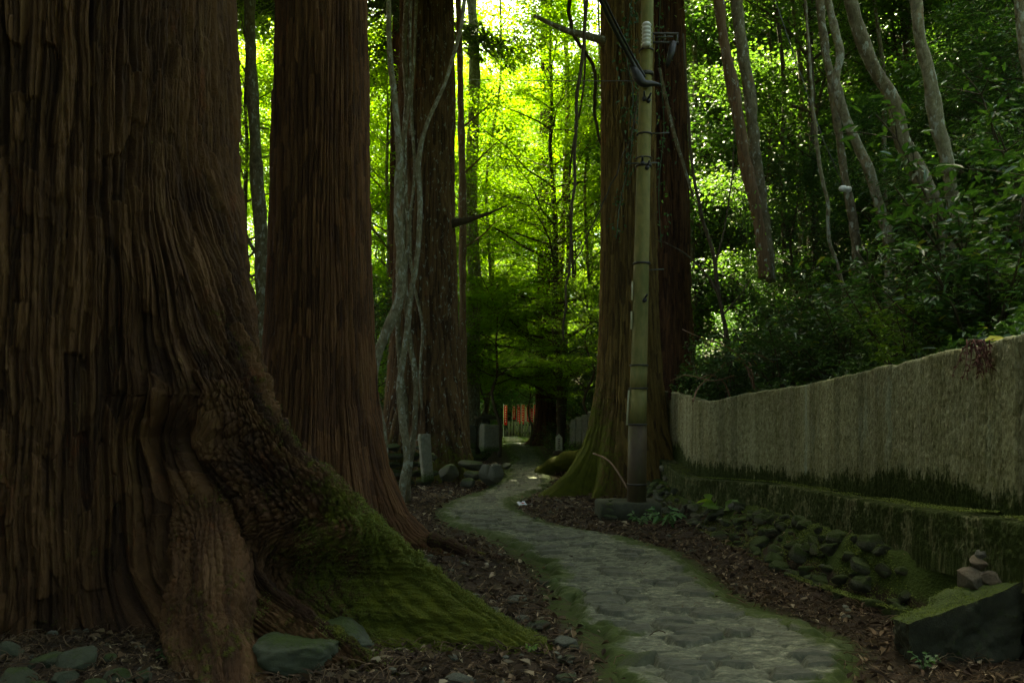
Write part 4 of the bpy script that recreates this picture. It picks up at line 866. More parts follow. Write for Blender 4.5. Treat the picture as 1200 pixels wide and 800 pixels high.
# dead fronds hanging over the wall
def fronds(name,label,px_,py_,d,n,hlen,mat,seed):
    r=np.random.default_rng(seed); c=at(px_,py_,d)-np.array([.03,.02,0]); mb=MB()
    for i in range(n):
        p=[c+[r.normal(0,.03),-.02,.03]]; dx=r.normal(0,.25)
        for k in range(5): p.append(p[-1]+np.array([dx*hlen*.12+r.normal(0,.008),r.normal(-.004,.008),-hlen*.2*r.uniform(.5,1.1)]))
        P=smooth_path(np.array(p)-c,10); tube_add(mb,P,np.linspace(.006,.002,10),4,moss=0)
        m=16; q=P[r.integers(0,10,m)]; leaf_add(mb,q,unit(r.normal(0,1,(m,3))),r.normal(0,1,(m,3))-[0,0,1.2],.035,.012,'quad')
    tag(obj(name,mb.mesh(name,mat),None,tuple(c)),label,'dead plant')
fronds('dead_frond','russet dead frond hanging over the high end of the wall',1147,404,5.32,16,.26,M['deadfrond'],1)
fronds('dead_frond','small russet dead leaves curled on the low far end of the wall',787,459,14.1,7,.18,M['deadfrond'],2)
# yellow leaf on the wall
mb=MB(); leaf_add(mb,np.array([[0,0,0.]]),unit(np.array([[-.3,-.6,.6]])),np.array([[1,-.1,-.1.real]]),.15,.055,'broad'); tag(obj('fallen_leaf',mb.mesh('fallen_leaf',M['yellowleaf']),None,(float(wall_x(5.35))-.02,5.35,float(wall_t(5.35))+.012)),'single yellow leaf lying on the wall top','leaf')
# dry branches lying over the dip of the wall
mb=MB(); base=at(885,458,11.4)
for pts in ([(884,455),(872,425),(850,405),(820,395),(800,386)],[(884,455),(880,435),(862,420),(858,417)],[(920,452),(912,430),(895,418),(880,414),(860,416)],[(938,438),(915,440),(895,441),(884,438),(878,425),(862,418)],[(856,466),(848,448),(835,440),(815,445)],[(860,440),(835,446),(800,440),(786,446)],[(812,470),(820,452),(835,440),(850,424)]):
    P=smooth_path([at(a,b,11.4+rng.uniform(-.15,.25)) for a,b in pts],24)-base; tube_add(mb,P,np.linspace(.014,.006,24),6,moss=0)
tag(obj('dead_branch',mb.mesh('dead_branch',M['twig']),None,tuple(base)),'tangle of bare arching twigs leaning on the dip in the wall','branch')

# ------------------------------------------------------------------ rocks
def ico(sub):
    import bmesh
    bm=bmesh.new(); bmesh.ops.create_icosphere(bm,subdivisions=sub,radius=1); V=np.array([v.co[:] for v in bm.verts]); T=np.array([[v.index for v in f.verts] for f in bm.faces]); bm.free(); return V,T
IV,IT=ico(5); IV4,IT4=ico(4)
def rock(seed,mat,shape=(1,.8,.6),ang=.5,moss=.3,fine=.03,sub=4,name='rock',up=.5):
    r=np.random.default_rng(seed); V,T=(IV,IT) if sub==5 else (IV4,IT4); P=V.copy()
    for k in range(24):
        d=unit(r.normal(0,1,3)); h=r.uniform(.52,.9)+(1-ang)*.25; s=P@d; P=P-np.maximum(s-h,0)[:,None]*d*(.9*ang+.1)
    P=P*(1+.18*(fbm3(*(V.T*1.8+seed),3,seed)-.5)+fine*2.6*(fbm3(*(V.T*6+seed),4,seed+1)-.5))[:,None]*np.array(shape)
    mo=moss+up*sst(.0,.9,V[:,2])*(.4+fbm3(*(V.T*2.+seed),2,seed+5))-.25
    mb=MB(); mb.add(P,None,T,moss=mo); return mb.mesh(name,mat)
RK=[rock(s,M['darkrock'],(1,rngk,.62),.9,.62,.09) for s,rngk in ((1,.8),(2,.6),(3,.9),(4,.7))]
RG=[rock(s+20,M['rock'],(1,k,.6),.95,.30,.06) for s,k in ((1,.7),(2,.55),(3,.8),(4,.6))]
def put(me,name,x,y,s,label,cat='rock',group=None,rz=None,sink=.3,tilt=.25,z=None,sc=(1,1,1)):
    rz=rng.random()*6.28 if rz is None else rz; z=float(ground(x,y))+s*(.6-sink)*sc[2] if z is None else z
    return tag(obj(name,me,None,(x,y,z),(rng.normal(0,tilt),rng.normal(0,tilt),rz),(s*sc[0],s*sc[1],s*sc[2])),label,cat,group)
# bank of mossy rocks below the footing
for y in np.arange(5.35,14.2,.105):
    for row in range(3):
        yj=y+rng.uniform(-.1,.1); wx0=float(wall_x(yj)); r_=float(path_lr(yj)[1]); f0=max(float(bank_foot(yj)),r_+.2); x=f0+(wx0-.36-f0)*(.08+.34*row)+rng.uniform(-.07,.07)
        if rng.random()<(.25,.15,.25)[row]: continue
        pale=yj>9.6 and rng.random()<.75
        s=rng.uniform(.04,.14)*(1.2 if row==1 else 1)*(.75 if pale else 1)
        if pale: put(RG[rng.integers(4)],'bank_rock',x,yj,s,'bare grey rock in the loose bank beneath the far part of the wall','rock','grey rocks in the bank under the wall',sink=.25)
        else: put(RK[rng.integers(4)],'bank_rock',x,yj,s,'dark mossy rock set in the bank between wall footing and leaf litter','rock','mossy rocks in the bank under the wall',sink=.35)
# pale pile beside the pole
for (p,q,d,s) in [(790,575,11.7,.13),(805,585,11.5,.15),(820,580,11.2,.16),(800,600,11.0,.13),(815,603,10.8,.14),(832,590,10.7,.14),(788,598,11.3,.12),(780,560,12.3,.11),(775,548,12.8,.10),(843,604,10.3,.13),(828,613,10.2,.16),(785,612,10.7,.1)]:
    P=at(p,q,d); put(RG[rng.integers(4)],'pile_stone',P[0],P[1],s*.85,'pale grey stone heaped in the loose pile beside the pole','rock','stones heaped beside the pole',z=P[2],sc=(1,.8,.9),tilt=.5)
# rocks left
put(rock(41,M['cobble'],(1,.8,.55),.8,.38,.06,5),'boulder',-1.22,4.72,.33,'rounded green grey boulder with a dark crease at the bottom between the two roots',rz=.2,z=.035,tilt=.05)
put(rock(42,M['cobble'],(1,.7,.5),.8,.4,.06,5),'boulder',-1.08,5.02,.30,'rounded green boulder tucked behind the creased one',rz=2.2,z=.06,tilt=.05)
gC='cobbles at the foot of the giant cedar'
for i,(p,q,w) in enumerate([(8,752,46),(22,782,60),(55,765,44),(92,764,58),(45,795,50),(112,792,46),(75,782,36),(150,795,40),(140,778,36),(14,800,50),(170,776,24),(128,760,20),(195,792,22)]):
    d=F*1.42/(q+6-HOR); put(rock(60+i,M['cobble'],(1,.8,.6),(.85),.45 if i%3 else .2,.06),'cobble',px(p,d),d,w/2/F*d*1.05,'smooth green grey cobble in the loose heap at the foot of the giant cedar','rock',gC,z=float(ground(px(p,d),d))+.03,tilt=.2)
for (p,q,w,mk,lb) in [(662,752,34,'rock','pale flat stone where the root tip meets the path'),(745,776,62,'cobble','broad green stone at the bottom edge of the path'),(665,792,28,'cobble','small green stone below the pale flat stone'),(607,700,26,'rock','grey stone half buried between root and path'),(630,732,34,'darkrock','dark slab of stone beside the path edge'),(575,712,20,'rock','small grey stone touching the mossy root'),
    (540,797,36,'rock','blue grey stone at the bottom below the mossy root'),(672,757,18,'darkrock','mossy knob of stone beside the pale flat stone'),(612,722,20,'rock','small flat stone in the litter left of the path'),(663,770,24,'darkrock','tiny mossy stone under the pale flat stone'),(640,681,26,'darkrock','dark stone at the mossy edge of the path'),(604,575,14,'rock','grey block on the right side of the path bend')]:
    d=F*1.47/(q-HOR); put(rock(int(p),M[mk],(1,.62,.42),.7,.3 if mk!='rock' else .0,.025),'stone',px(p,d),d,w/2/F*d*1.1,lb,'rock',rz=rng.uniform(-.4,.4),z=float(ground(px(p,d),d))+.02,tilt=.1)
gL='boulders at the left bend of the path'
for i,(p,q,w,h,lb) in enumerate([(526,554,26,22,'round mossy boulder in front of the burled cedar roots'),(554,545,30,14,'flat topped layered rock above the path bend'),(572,556,20,26,'dark angular rock at the left edge of the path bend'),(582,553,18,22,'wedge shaped grey rock nearest the path bend'),(549,566,20,12,'low mossy rock in front of the boulder group'),(555,557,22,12,'flat mossy rock in the middle of the boulder group'),(592,546,14,8,'small flat stone at the path edge beyond the bend')]):
    d=(15.2,15.8,15.3,15.2,15.0,15.4,18)[i]; me=rock(90+i,M['rock'] if i in (2,3,6) else M['darkrock'],(1,.8,h/w),.8,.1 if i in (2,3,6) else .45,.02); Q=at(p,q,d); put(me,'boulder',Q[0],Q[1],w/2/F*d*1.15,lb,'rock',gL,z=Q[2],tilt=.1,rz=rng.uniform(-.5,.5))
# mossy fallen log / rock right
mb=MB(); P=smooth_path([at(632,556,18.6),at(650,545,18.4),at(672,539,18.2),at(700,536,18.)],40); base=P[0].copy(); tube_add(mb,P-base,np.linspace(.16,.26,40)*(1+.2*(fbm2(np.arange(40)*.2,np.zeros(40),3,2)-.5)*2),18,moss=.75,flow=True)
t=thing('fallen_log','thick mossy log lying between the path and the olive cedar','log',tuple(base)); obj('log_body',mb.mesh('log_body',M['cedar_olive']),t)
# low dry stone wall behind the pale stems
gW='stones of the low dry wall behind the pale stems'
for row in range(5):
    for i in range(4):
        x=-2.35+.33*i+.12*(row%2)+rng.uniform(-.04,.04); y=15.6; put(RK[(i+row)%4],'wall_stone',x-.35,y+rng.uniform(-.05,.05),.2,'flat dark stone in the low dry wall behind the pale stems','rock',gW,rz=rng.uniform(-.2,.2),z=.08+.17*row,tilt=.06,sc=(1,.9,.72))
# leaning stone slab bottom right
mb=MB()
C=np.array([at(1065,790,4.66),at(1196,775,4.75),at(1240,700,5.35),at(1046,772,4.95),at(1065,731,4.62),at(1197,684,4.72),at(1150,676,5.22),at(1045,722,4.9)])
C[2]=[3.25,5.2,.0]; 
n=26
def face_patch(a,b,c,d,seed,mo):
    u,v=np.meshgrid(np.linspace(0,1,n*2),np.linspace(0,1,n)); u=u[...,None]; v=v[...,None]
    P=(C[a]*(1-u)*(1-v)+C[b]*u*(1-v)+C[c]*u*v+C[d]*(1-u)*v); nn=unit(np.cross(C[b]-C[a],C[d]-C[a]))
    ctr=C.mean(0); Q=P-ctr; dd=(fbm3(P[...,0]*4,P[...,1]*4,P[...,2]*4,4,seed)-.5)*.17+(fbm3(P[...,0]*22,P[...,1]*22,P[...,2]*22,3,seed+1)-.5)*.05
    P=P+unit(Q)*dd[...,None]
    mb.add(P.reshape(-1,3),grid_quads(n,n*2),moss=(mo+.3*(fbm3(P[...,0]*5,P[...,1]*5,P[...,2]*5,3,9)-.5)).ravel())
face_patch(4,5,6,7,3,.72); face_patch(0,1,5,4,3,.30); face_patch(3,0,4,7,3,.28); face_patch(1,2,6,5,3,.2); face_patch(2,3,7,6,3,.2)
base=C[:4].mean(0); mb.V=[v-base for v in mb.V]
_sv=mb.V[0].copy(); _sm=mb.A['moss'][0].copy()
me=fix_normals(mb.mesh('stone_slab',M['blackrock'])); tag(obj('stone_slab',me,None,tuple(base)),'thick leaning stone block with bright moss on its sloping top, under three piled stones','stone')
_so=bpy.data.objects['stone_slab']
o=obj('moss',moss_fuzz(_sv,sst(.5,.8,_sm+.8*(fbm3(_sv[:,0]*8,_sv[:,1]*8,_sv[:,2]*8,3,4)-.5)),5000,.010,9,_so).mesh('moss',M['mossleaf'],False),_so); o['kind']='stuff'
gK='stones piled on the leaning block'
put(rock(201,M['brownrock'],(1,.7,.7),1.0,-.3,.03,5),'cairn_stone',*at(1138,678,5.0)[:2],.14,'pale brown tilted stone, lowest left of the little pile',group=gK,z=at(1141,678,5.0)[2],tilt=0,rz=.2,sc=(.8,1,1.3))
put(rock(202,M['brownrock'],(1,.7,.55),1.0,-.3,.03,5),'cairn_stone',*at(1170,677,4.96)[:2],.185,'large rounded grey brown stone at the right of the little pile',group=gK,z=at(1166,676,4.98)[2],tilt=0,rz=-.1)
put(rock(203,M['brownrock'],(1,.8,.6),1.0,-.3,.03,5),'cairn_stone',*at(1152,662,5.03)[:2],.13,'reddish brown middle stone bridging the little pile',group=gK,z=at(1152,661,5.03)[2],tilt=0,rz=.4)
put(rock(204,M['greyrock'],(1,.8,.85),.8,-.3,.015,5),'cairn_stone',*at(1150,651,5.03)[:2],.06,'small dark grey stone on top of the little pile',group=gK,z=at(1150,650,5.03)[2],tilt=0,rz=.9)
# small stacked cairn beside the pole
gk2='tiny dark stones stacked beside the pole base'
for i,(h,s) in enumerate([(.06,.11),(.15,.085),(.22,.07),(.28,.05)]):
    P=at(714+i*.4,596,10.55); put(RK[i],'stacked_stone',P[0],P[1],s,['widest bottom','second','third','smallest top'][i]+' stone of the tiny dark stack beside the pole block','rock',gk2,z=.02+h,tilt=.05,sc=(1,1,.6))
# upright carved slabs
def slab(name,label,px0,px1,pytop,pybot,d,thick,mat,rz=0,lean=0,cat='stone',moss=.2,kids=None,group=None):
    a=at(px0,pybot,d); b=at(px1,pytop,d); w=abs(b[0]-a[0]); h=b[2]-a[2]; mb=MB(); n=22
    import bmesh
    box_add(mb,(0,0,h/2),(w,thick,h),0,bev=.02); me=mb.mesh(name,mat); bm=bmesh.new(); bm.from_mesh(me); bmesh.ops.recalc_face_normals(bm,faces=bm.faces)
    bmesh.ops.subdivide_edges(bm,edges=bm.edges[:],cuts=9,use_grid_fill=True); co=np.array([v.co[:] for v in bm.verts])
    dn=(fbm3(co[:,0]*9+px0,co[:,1]*9,co[:,2]*6,4,5)-.5)*.035
    for v,dd in zip(bm.verts,dn): v.co+=v.normal*dd; v.co.z+=.25*w*max(0,v.co.z/h-.75)*(-v.co.x/w)
    bm.to_mesh(me); bm.free()
    at_=me.attributes.get('moss') or me.attributes.new('moss','FLOAT','POINT'); at_.data.foreach_set('value',(moss+.5*sst(.35,0,co[:,2]/h)).astype(np.float32))
    return tag(obj(name,me,None,((a[0]+b[0])/2,d,a[2]-.03),(0,lean,rz)),label,cat,group)
slab('standing_stone','narrow grey standing stone leaning at the foot of the burled cedar',495,508,506,562,14.6,.14,M['carved'],.5,radians(-5))
slab('stone_post','pale edged square stone post standing left of the far path',564,583,496,527,23.5,.42,M['carved'],.35,0,group='stone posts left of the far path')
slab('stone_post','dim mossy stone post just left of the pale edged post',547,558,497,524,25,.3,M['darkrock'],.2,0,moss=.35,group='stone posts left of the far path')
# little stone lantern above them
t=thing('stone_lantern','small dark stone lantern behind the stone posts','lantern',tuple(at(569,500,26)))
for nm,(z,w,h) in {'lantern_base':(-.35,.4,.7),'fire_box':(.12,.26,.24),'lantern_roof':(.3,.62,.1),'finial':(.42,.14,.14)}.items():
    mb=MB(); box_add(mb,(0,0,z),(w,w,h),.3,bev=.03,moss=.3)
    if nm=='lantern_roof': box_add(mb,(0,0,z+.06),(.36,.36,.08),.3,bev=.03,moss=.4)
    obj(nm,fix_normals(mb.mesh(nm,M['darkrock'])),t)
# white marker post with a pointed head
t=thing('marker_post','small white pointed marker board standing right of the far path','marker',tuple(at(655,528,20.5)))
w=.17; hh=.44; mb=MB(); V=[(-w/2,0,.0),(w/2,0,.0),(w/2,0,hh-.1),(0,0,hh),(-w/2,0,hh-.1)]; V=[(x,y+dy,z) for dy in (-.02,.02) for x,y,z in V]
mb.add(V,[(0,1,2,4),(5,9,7,6)]+[(i,5+i,5+(i+1)%5,(i+1)%5) for i in range(5)],[(4,2,3),(9,8,7)]); obj('board',fix_normals(mb.mesh('board',simple('weathered_white_paint',(.55,.55,.44),.7,.3,20),False)),t)
mb=MB()
for k in range(5): box_add(mb,(rng.uniform(-.01,.01),-.024,.30-.055*k),(.05,.004,.022),0); box_add(mb,(rng.uniform(-.01,.01),-.0245,.30-.055*k),(.012,.003,.038),0)
obj('inscription',mb.mesh('inscription',M['band'],False),t)
mb=MB(); box_add(mb,(0,.0,-.06),(.32,.2,.1),0,bev=.02); obj('plinth',fix_normals(mb.mesh('plinth',M['darkwood'])),t)
# far stone fence right: upright pickets following the path
gP='weathered stone pickets right of the far path'; lp='weathered mossy stone picket in the row right of the far path'
mbp=MB(); box_add(mbp,(0,0,.6),(.20,.14,1.2),0,bev=.02,moss=.35); pk=fix_normals(mbp.mesh('fence_picket',M['carved']))
for i in range(26):
    y=18.2+i*.62; x=2.15+.02*(y-18)+.12*sin(y*.5); o=obj('fence_picket',pk,None,(x,y,-.05+float(ground(x,y))*.3),(rng.normal(0,.02),rng.normal(0,.02),rng.normal(0,.1)),(1,1,rng.uniform(.92,1.08))); tag(o,lp,'post',gP)
for i in range(5):
    x=1.95-.04*i; o=slab('stone_fence',['broad pale panel of the stone fence showing behind the olive cedar','second pale panel of the stone fence left of the broad one','third dim panel of the far stone fence','fourth dim panel of the far stone fence','last dim panel of the far stone fence before the ferns'][i],698-7*i,704-7*i,478+3*i,532-2*i,17.6+1.2*i,.2,M['carved'],.8,0,cat='stone panel',moss=.3,group='panels of the far stone fence')
# wooden barrier + red banners at the end
t=thing('wooden_barrier','low grey picket barrier across the far end of the path','fence',(px(610,43.5),43.5,0))
mbx=MB(); box_add(mbx,(0,0,.42),(.11,.05,.9),0,bev=.01); pm=fix_normals(mbx.mesh('picket',M['palewood']))
for i in range(9): obj('picket',pm,t,(-.62+.17*i+rng.uniform(-.02,.02),0,0))
mb=MB(); box_add(mb,(0.05,.05,.25),(1.6,.05,.08),0); box_add(mb,(0.05,.05,.68),(1.6,.05,.08),0); obj('rails',mb.mesh('rails',M['darkwood']),t)
gB='red prayer banners at the far end of the path'
bl=['single red banner standing apart at the left with a white edge','short dim red banner left of the main row','red banner at the left end of the main row','second red banner of the main row','third pale streaked banner of the main row','fourth red banner of the main row','fifth red banner of the main row','sixth red banner of the main row','red banner at the right end against the far cedar']
for i,(p,q0,q1,d) in enumerate([(592,475,498,42),(602,475,491,46),(607.5,474,496,44.5),(612.5,474,498,44),(615.5,474,494,45),(618.5,474,495,44.6),(623,473,495,45),(627,474,495,44.5),(630.5,474,492,45.2)]):
    top=at(p,q0,d); h=(q1-q0)/F*d*1.0; wd=.17
    t=thing('prayer_banner',bl[i],'banner',(top[0],d,0),0,gB)
    mb=MB(); u,v=np.meshgrid(np.linspace(0,1,7),np.linspace(0,1,14)); P=np.stack([(u-.5)*wd+.02,.03*np.sin(u*4+v*6+i)+.02,top[2]-v*h],-1)
    mb.add(P.reshape(-1,3),grid_quads(14,7)); P2=P+[0,.006,0]; mb.add(P2.reshape(-1,3),grid_quads(14,7)[:,::-1]); obj('cloth',mb.mesh('cloth',M['whitecloth'] if i==4 else M['red']),t)
    mb=MB(); tube_add(mb,[(-wd/2,0.02,-.05),(-wd/2,.02,top[2]+.08)],.012,6); tube_add(mb,[(-wd/2,0.02,top[2]+.01),(wd/2+.04,.02,top[2]+.01)],.008,5); obj('pole',mb.mesh('pole',M['whitecloth']),t)
    mb=MB()
    for k in range(7):
        zc=top[2]-h*(.1+.12*k); box_add(mb,(.02+rng.uniform(-.006,.006),-.02,zc),(.065,.005,.022),0); box_add(mb,(.02+rng.uniform(-.015,.015),-.022,zc),(.02,.005,.07),0)
    obj('writing',mb.mesh('writing',M['red'] if i==4 else M['whitecloth'],False),t)
# crumpled wrapper
mb=MB(); u,v=np.meshgrid(np.linspace(-1,1,9),np.linspace(-1,1,7)); P=np.stack([u*.07,v*.045,.025+.02*rng.random(u.shape)],-1); mb.add(P.reshape(-1,3),grid_quads(7,9)); mb.add((P-[0,0,.004]).reshape(-1,3),grid_quads(7,9)[:,::-1])
Q=at(611,592,12.4); t=thing('paper_wrapper','small white crumpled wrapper lying beside the path bend','litter',(Q[0],Q[1],float(ground(Q[0],Q[1]))+.02),.5); o=obj('wrapper_sheet',mb.mesh('wrapper_sheet',M['paper'],False),t,(0,0,0),(.5,0,0))
mb=MB(); box_add(mb,(.01,-.01,.05),(.05,.02,.004),0); obj('print_patch',mb.mesh('print_patch',M['inkred']),t,(0,0,0),(.5,0,0))

# ------------------------------------------------------------------ pole with its fittings
dP=10.85; pb=at(746,588,dP); t=thing('utility_pole','weathered olive utility pole with dark sleeves beside the olive cedar','pole',tuple(pb))
pp=[(746,590,.118),(747,500,.113),(749,420,.107),(751,340,.10),(754,200,.092),(757,80,.086),(760,-60,.08)]
P,r=stem_line(pp,dP,60,.0); P=P-pb; mb=MB(); tube_add(mb,P,r,28); obj('shaft',mb.mesh('shaft',M['pole']),t)
def ptat(py):
    z=EYE-(py-HOR)/F*dP-pb[2]; return np.array([np.interp(z,P[:,2],P[:,0]),np.interp(z,P[:,2],P[:,1]),z]),float(np.interp(z,P[:,2],r))
for (a,b,ex,mt) in [(590,497,.012,'pole_dark'),(497,456,.008,'pole'),(456,428,.004,'pole')]:
    mb=MB(); pa,ra=ptat(a); pb_,rb=ptat(b); tube_add(mb,[pa,pa*.5+pb_*.5,pb_],[ra+ex,(ra+rb)/2+ex,rb+ex],28); o=obj('sleeve',mb.mesh('sleeve',M[mt]),t)
for py2,hgt in [(567,.03),(497,.02),(455,.02),(428,.02),(309,.025),(195,.03),(186,.012),(158,.02),(60,.02),(88,.05)]:
    p_,r_=ptat(py2); mb=MB(); tube_add(mb,[p_-[0,0,hgt/2],p_+[0,0,hgt/2]],[r_+.018]*2,24); obj('band',mb.mesh('band',M['band']),t)
for (a,b,ox) in [(352,330,-1),(386,365,-1),(498,457,-1.0)]:
    p1,r1=ptat(a); p2,r2=ptat(b); mb=MB(); box_add(mb,(p1+p2)/2+[-r1-.016-.012*(a==498),-.03,0],(.022,.03,p2[2]-p1[2]),0,bev=.004,tilt=(0,.012 if a<400 else .06,0)); obj('cream_strip',fix_normals(mb.mesh('cream_strip',M['cream'])),t)
for (py2,sd) in [(120,1),(198,1),(352,1),(118,-1),(193,-1)]:
    p_,r_=ptat(py2); mb=MB(); tube_add(mb,[p_+[sd*r_*.3,-r_*.8,0],p_+[sd*r_*.5,-r_-.10,.05]],[.014,.014],7); tube_add(mb,[p_+[sd*r_*.3,-r_*.8,-.02],p_+[sd*r_*.35,-r_-.03,-.01]],[.03,.03],8); obj('step_bolt',mb.mesh('step_bolt',M['black']),t)
for (py2,x0,x1) in [(193,-.25,.18),(158,.1,.33),(317,.1,.30),(46,.1,.35)]:
    p_,r_=ptat(py2); mb=MB(); tube_add(mb,[p_+[x0,-.05,0],p_+[x1,-.05,.01]],[.009,.009],6); obj('step_rod',mb.mesh('step_rod',M['wire']),t)
# insulator stack and bracket near the top
p_,r_=ptat(48); 
mb=MB(); zz=np.linspace(-.16,.16,33); tube_add(mb,[p_+[-.03,-r_-.08,z] for z in zz],.045+.02*np.abs(np.sin(zz*60)),14); obj('insulator',mb.mesh('insulator',M['white']),t)
p_,r_=ptat(46); mb=MB()
for z in (-.06,.06): box_add(mb,p_+[.22,-.03,z],(.42,.03,.025),0,bev=.004)
for x in (.08,.24,.41): box_add(mb,p_+[x,-.03,0],(.025,.028,.10),0,bev=.003)
obj('cross_bracket',fix_normals(mb.mesh('cross_bracket',M['band'])),t)
p_,r_=ptat(62); mb=MB(); tube_add(mb,[p_+[.36,-.05,.12],p_+[.33,-.05,-.02],p_+[.27,-.06,-.2]],[.045,.05,.03],10); obj('cable_end',mb.mesh('cable_end',M['black']),t)
# block it stands on
mb=MB(); a=at(703,600,10.6); b=at(776,600,10.6); box_add(mb,(0,0,.13),(b[0]-a[0],.62,.27),.02,bev=.025,moss=.35); blk=tag(obj('concrete_block',fix_normals(mb.mesh('concrete_block',M['darkrock'])),None,((a[0]+b[0])/2,10.95,pb[2]-.255)),'low dark concrete block under the pole','block')
# cables
t=thing('overhead_cable','thick black cable coming down from the upper left to a clamp on the pole','cable',tuple(at(752,92,dP-.15)))
b0=at(752,92,dP-.15); Pc=smooth_path([at(752,92,dP-.15),at(742,75,dP-.2),at(722,38,dP-.6),at(706,5,dP-1),at(690,-40,dP-1.5)],40)-b0; mb=MB(); tube_add(mb,Pc,.028,9); obj('cable',mb.mesh('cable',M['black']),t)
mb=MB(); tube_add(mb,Pc+[.05,0,.015],.015,7); obj('cable',mb.mesh('cable',M['black']),t)
mb=MB(); Pc=smooth_path([b0+[-.14,0,.18],b0+[-.07,-.03,.03],b0+[.02,-.03,-.08],b0+[.14,0,-.07],b0+[.25,.02,-.08]],14)-b0; tube_add(mb,Pc,[.025,.04,.055,.065,.07,.07,.065,.055,.05,.045,.04,.03,.025,.02],12); obj('clamp',mb.mesh('clamp',M['black']),t)
t=thing('thin_wire','thin taut wire running left from the pole across the bright leaves','wire',tuple(at(750,95,dP)))
mb=MB(); tube_add(mb,[(0,0,0),at(640,95,dP+6)-at(750,95,dP),at(380,90,dP+22)-at(750,95,dP)],.008,5); obj('wire',mb.mesh('wire',M['wire']),t)
for j,(y0,d1) in enumerate([(262,34),(285,34)]): pass
# wire with ball insulator on the hillside tree
q1=at(991,222,10.8); t=thing('guy_insulator','round white two part insulator on a thin wire against the mottled hillside trunk','insulator',tuple(q1))
mb=MB(); V=IV4*np.array([.055,.05,.045]); mb.add(V+[-.035,0,.01],None,IT4); obj('porcelain_half',mb.mesh('porcelain_half',M['white']),t)
mb=MB(); mb.add(V*.95+[.03,0,-.0],None,IT4); obj('porcelain_half',mb.mesh('porcelain_half',M['white']),t)
mb=MB(); tube_add(mb,[(0,0,0),at(965,165,10.8)-q1,at(915,20,10.9)-q1,at(880,-80,11)-q1],.007,5); obj('wire',mb.mesh('wire',M['wire']),t)
# little crossarm at the far cedar
t=thing('crossarm','thin grey horizontal bar with wires in front of the far cedar','bar',tuple(at(648,366,29.5)))
mb=MB(); box_add(mb,(0,0,0),(1.5,.06,.06),0,bev=.01); obj('bar',fix_normals(mb.mesh('bar',M['wire'])),t); mb=MB(); tube_add(mb,[(-.7,0,0),at(555,372,26)-at(648,366,29.5)],.012,5); obj('wire',mb.mesh('wire',M['wire']),t)

# dry root-like stick against the olive cedar
mb=MB(); P=smooth_path([at(735,572,12.2),at(722,550,12.6),at(708,536,13),at(695,531,13.2)],20); base=P[0].copy(); tube_add(mb,P-base,.014,6); tag(obj('bent_stick',mb.mesh('bent_stick',M['twig']),None,tuple(base)),'thin pale bent stick arching between the pole and the mossy root','stick')
# climbing stem and ivy on the dark cedar
stem_tree('climbing_vine','tan vine slanting down the dark cedar right of the pole','vine',[(812,230,.03),(800,190,.03),(788,150,.035),(779,110,.035),(773,80,.03)],15.9,M['tan_bark'],None,partname='stem',ground_it=False)
def ivy(label,pts,d,n,mat,seed,L=.1,spread=.12):
    r=np.random.default_rng(seed); P=smooth_path([at(a,b,d) for a,b in pts],60); base=P[-1].copy(); mb=MB(); tube_add(mb,P-base,.008,5,rnd=.1)
    q=P[r.integers(0,60,n)]+r.normal(0,spread,(n,3))*[1,.3,1]-base
    leaf_add(mb,q,unit(r.normal(0,.5,(n,3))+[0,-1,.35]),r.normal(0,.7,(n,3))-[0,0,1],L*r.uniform(.6,1.2,n),L*.5*r.uniform(.7,1.2,n),'broad')
    t=thing('ivy',label,'climbing plant',tuple(base)); obj('foliage',mb.mesh('foliage',mat),t)
ivy('dark ivy hanging over the upper part of the olive cedar',[(745,-40),(738,20),(735,70),(742,110),(738,150)],13.7,170,M['evergreen'],1)
ivy('dark ivy strand on the olive cedar left of the pole',[(742,150),(738,190),(728,230),(722,280)],13.8,70,M['evergreen'],2,.07,.07)
ivy('pale ivy leaves hanging on the dark cedar right of the pole',[(775,-20),(772,60),(778,150),(772,220),(775,290)],15.6,130,M['evergreen'],3,.09,.12)
ivy('green creeper leaves on the pale trunk above the wall',[(1120,440),(1124,390),(1120,340),(1126,290)],7.35,120,M['evergreen'],4,.055,.07)
ivy('green creeper sprinkled on the red brown stems above the wall',[(880,320),(875,270),(868,220)],12.7,90,M['fresh'],5,.07,.14)

# ------------------------------------------------------------------ litter
def scatter(n,x0,x1,y0,y1,fn):
    x=rng.uniform(x0,x1,n); y=y0+(y1-y0)*rng.random(n)**1.7; keep=rng.random(n)<fn(x,y); return x[keep],y[keep]
def dens(x,y):
    l,r=path_lr(y); e=np.maximum(l-x,x-r); base=sst(-.02,.16,e)*.95+.02
    base=np.where((x>wall_x(np.minimum(y,15))-.5)&(y<15.2),.12,base)
    bank=(x>bank_foot(y))&(y<14); base=np.where(bank,base*.35,base)
    base=base*(.5+.5*sst(.32,.55,fbm2(x*2.1,y*2.1,3,111)))
    d1=np.hypot(x-c1[0],y-c1[1]); base=np.where(d1<1.5,0,base)
    return base
x,y=scatter(150000,-5,4,3.2,22,dens)
z=ground(x,y)+rng.uniform(.0,.03,len(x))
mb=MB(); n=len(x); sz=(.009+.042*rng.random(n)**2.5)*(1+.04*y)
kk=rng.random(n)<.5
P=np.stack([x,y,z],1); 
leaf_add(mb,P[kk],rand_normals(kk.sum(),.55),rand_dirs(kk.sum()),sz[kk]*1.5,sz[kk]*.75,'broad',fold=.5)
leaf_add(mb,P[~kk],rand_normals((~kk).sum(),.5),rand_dirs((~kk).sum()),sz[~kk]*2.2,sz[~kk]*.35,'quad')
tag(obj('leaf_litter',mb.mesh('leaf_litter',M['litter'],False)),'brown dead leaves and scraps covering the ground beside the path','leaf litter',None,'stuff')
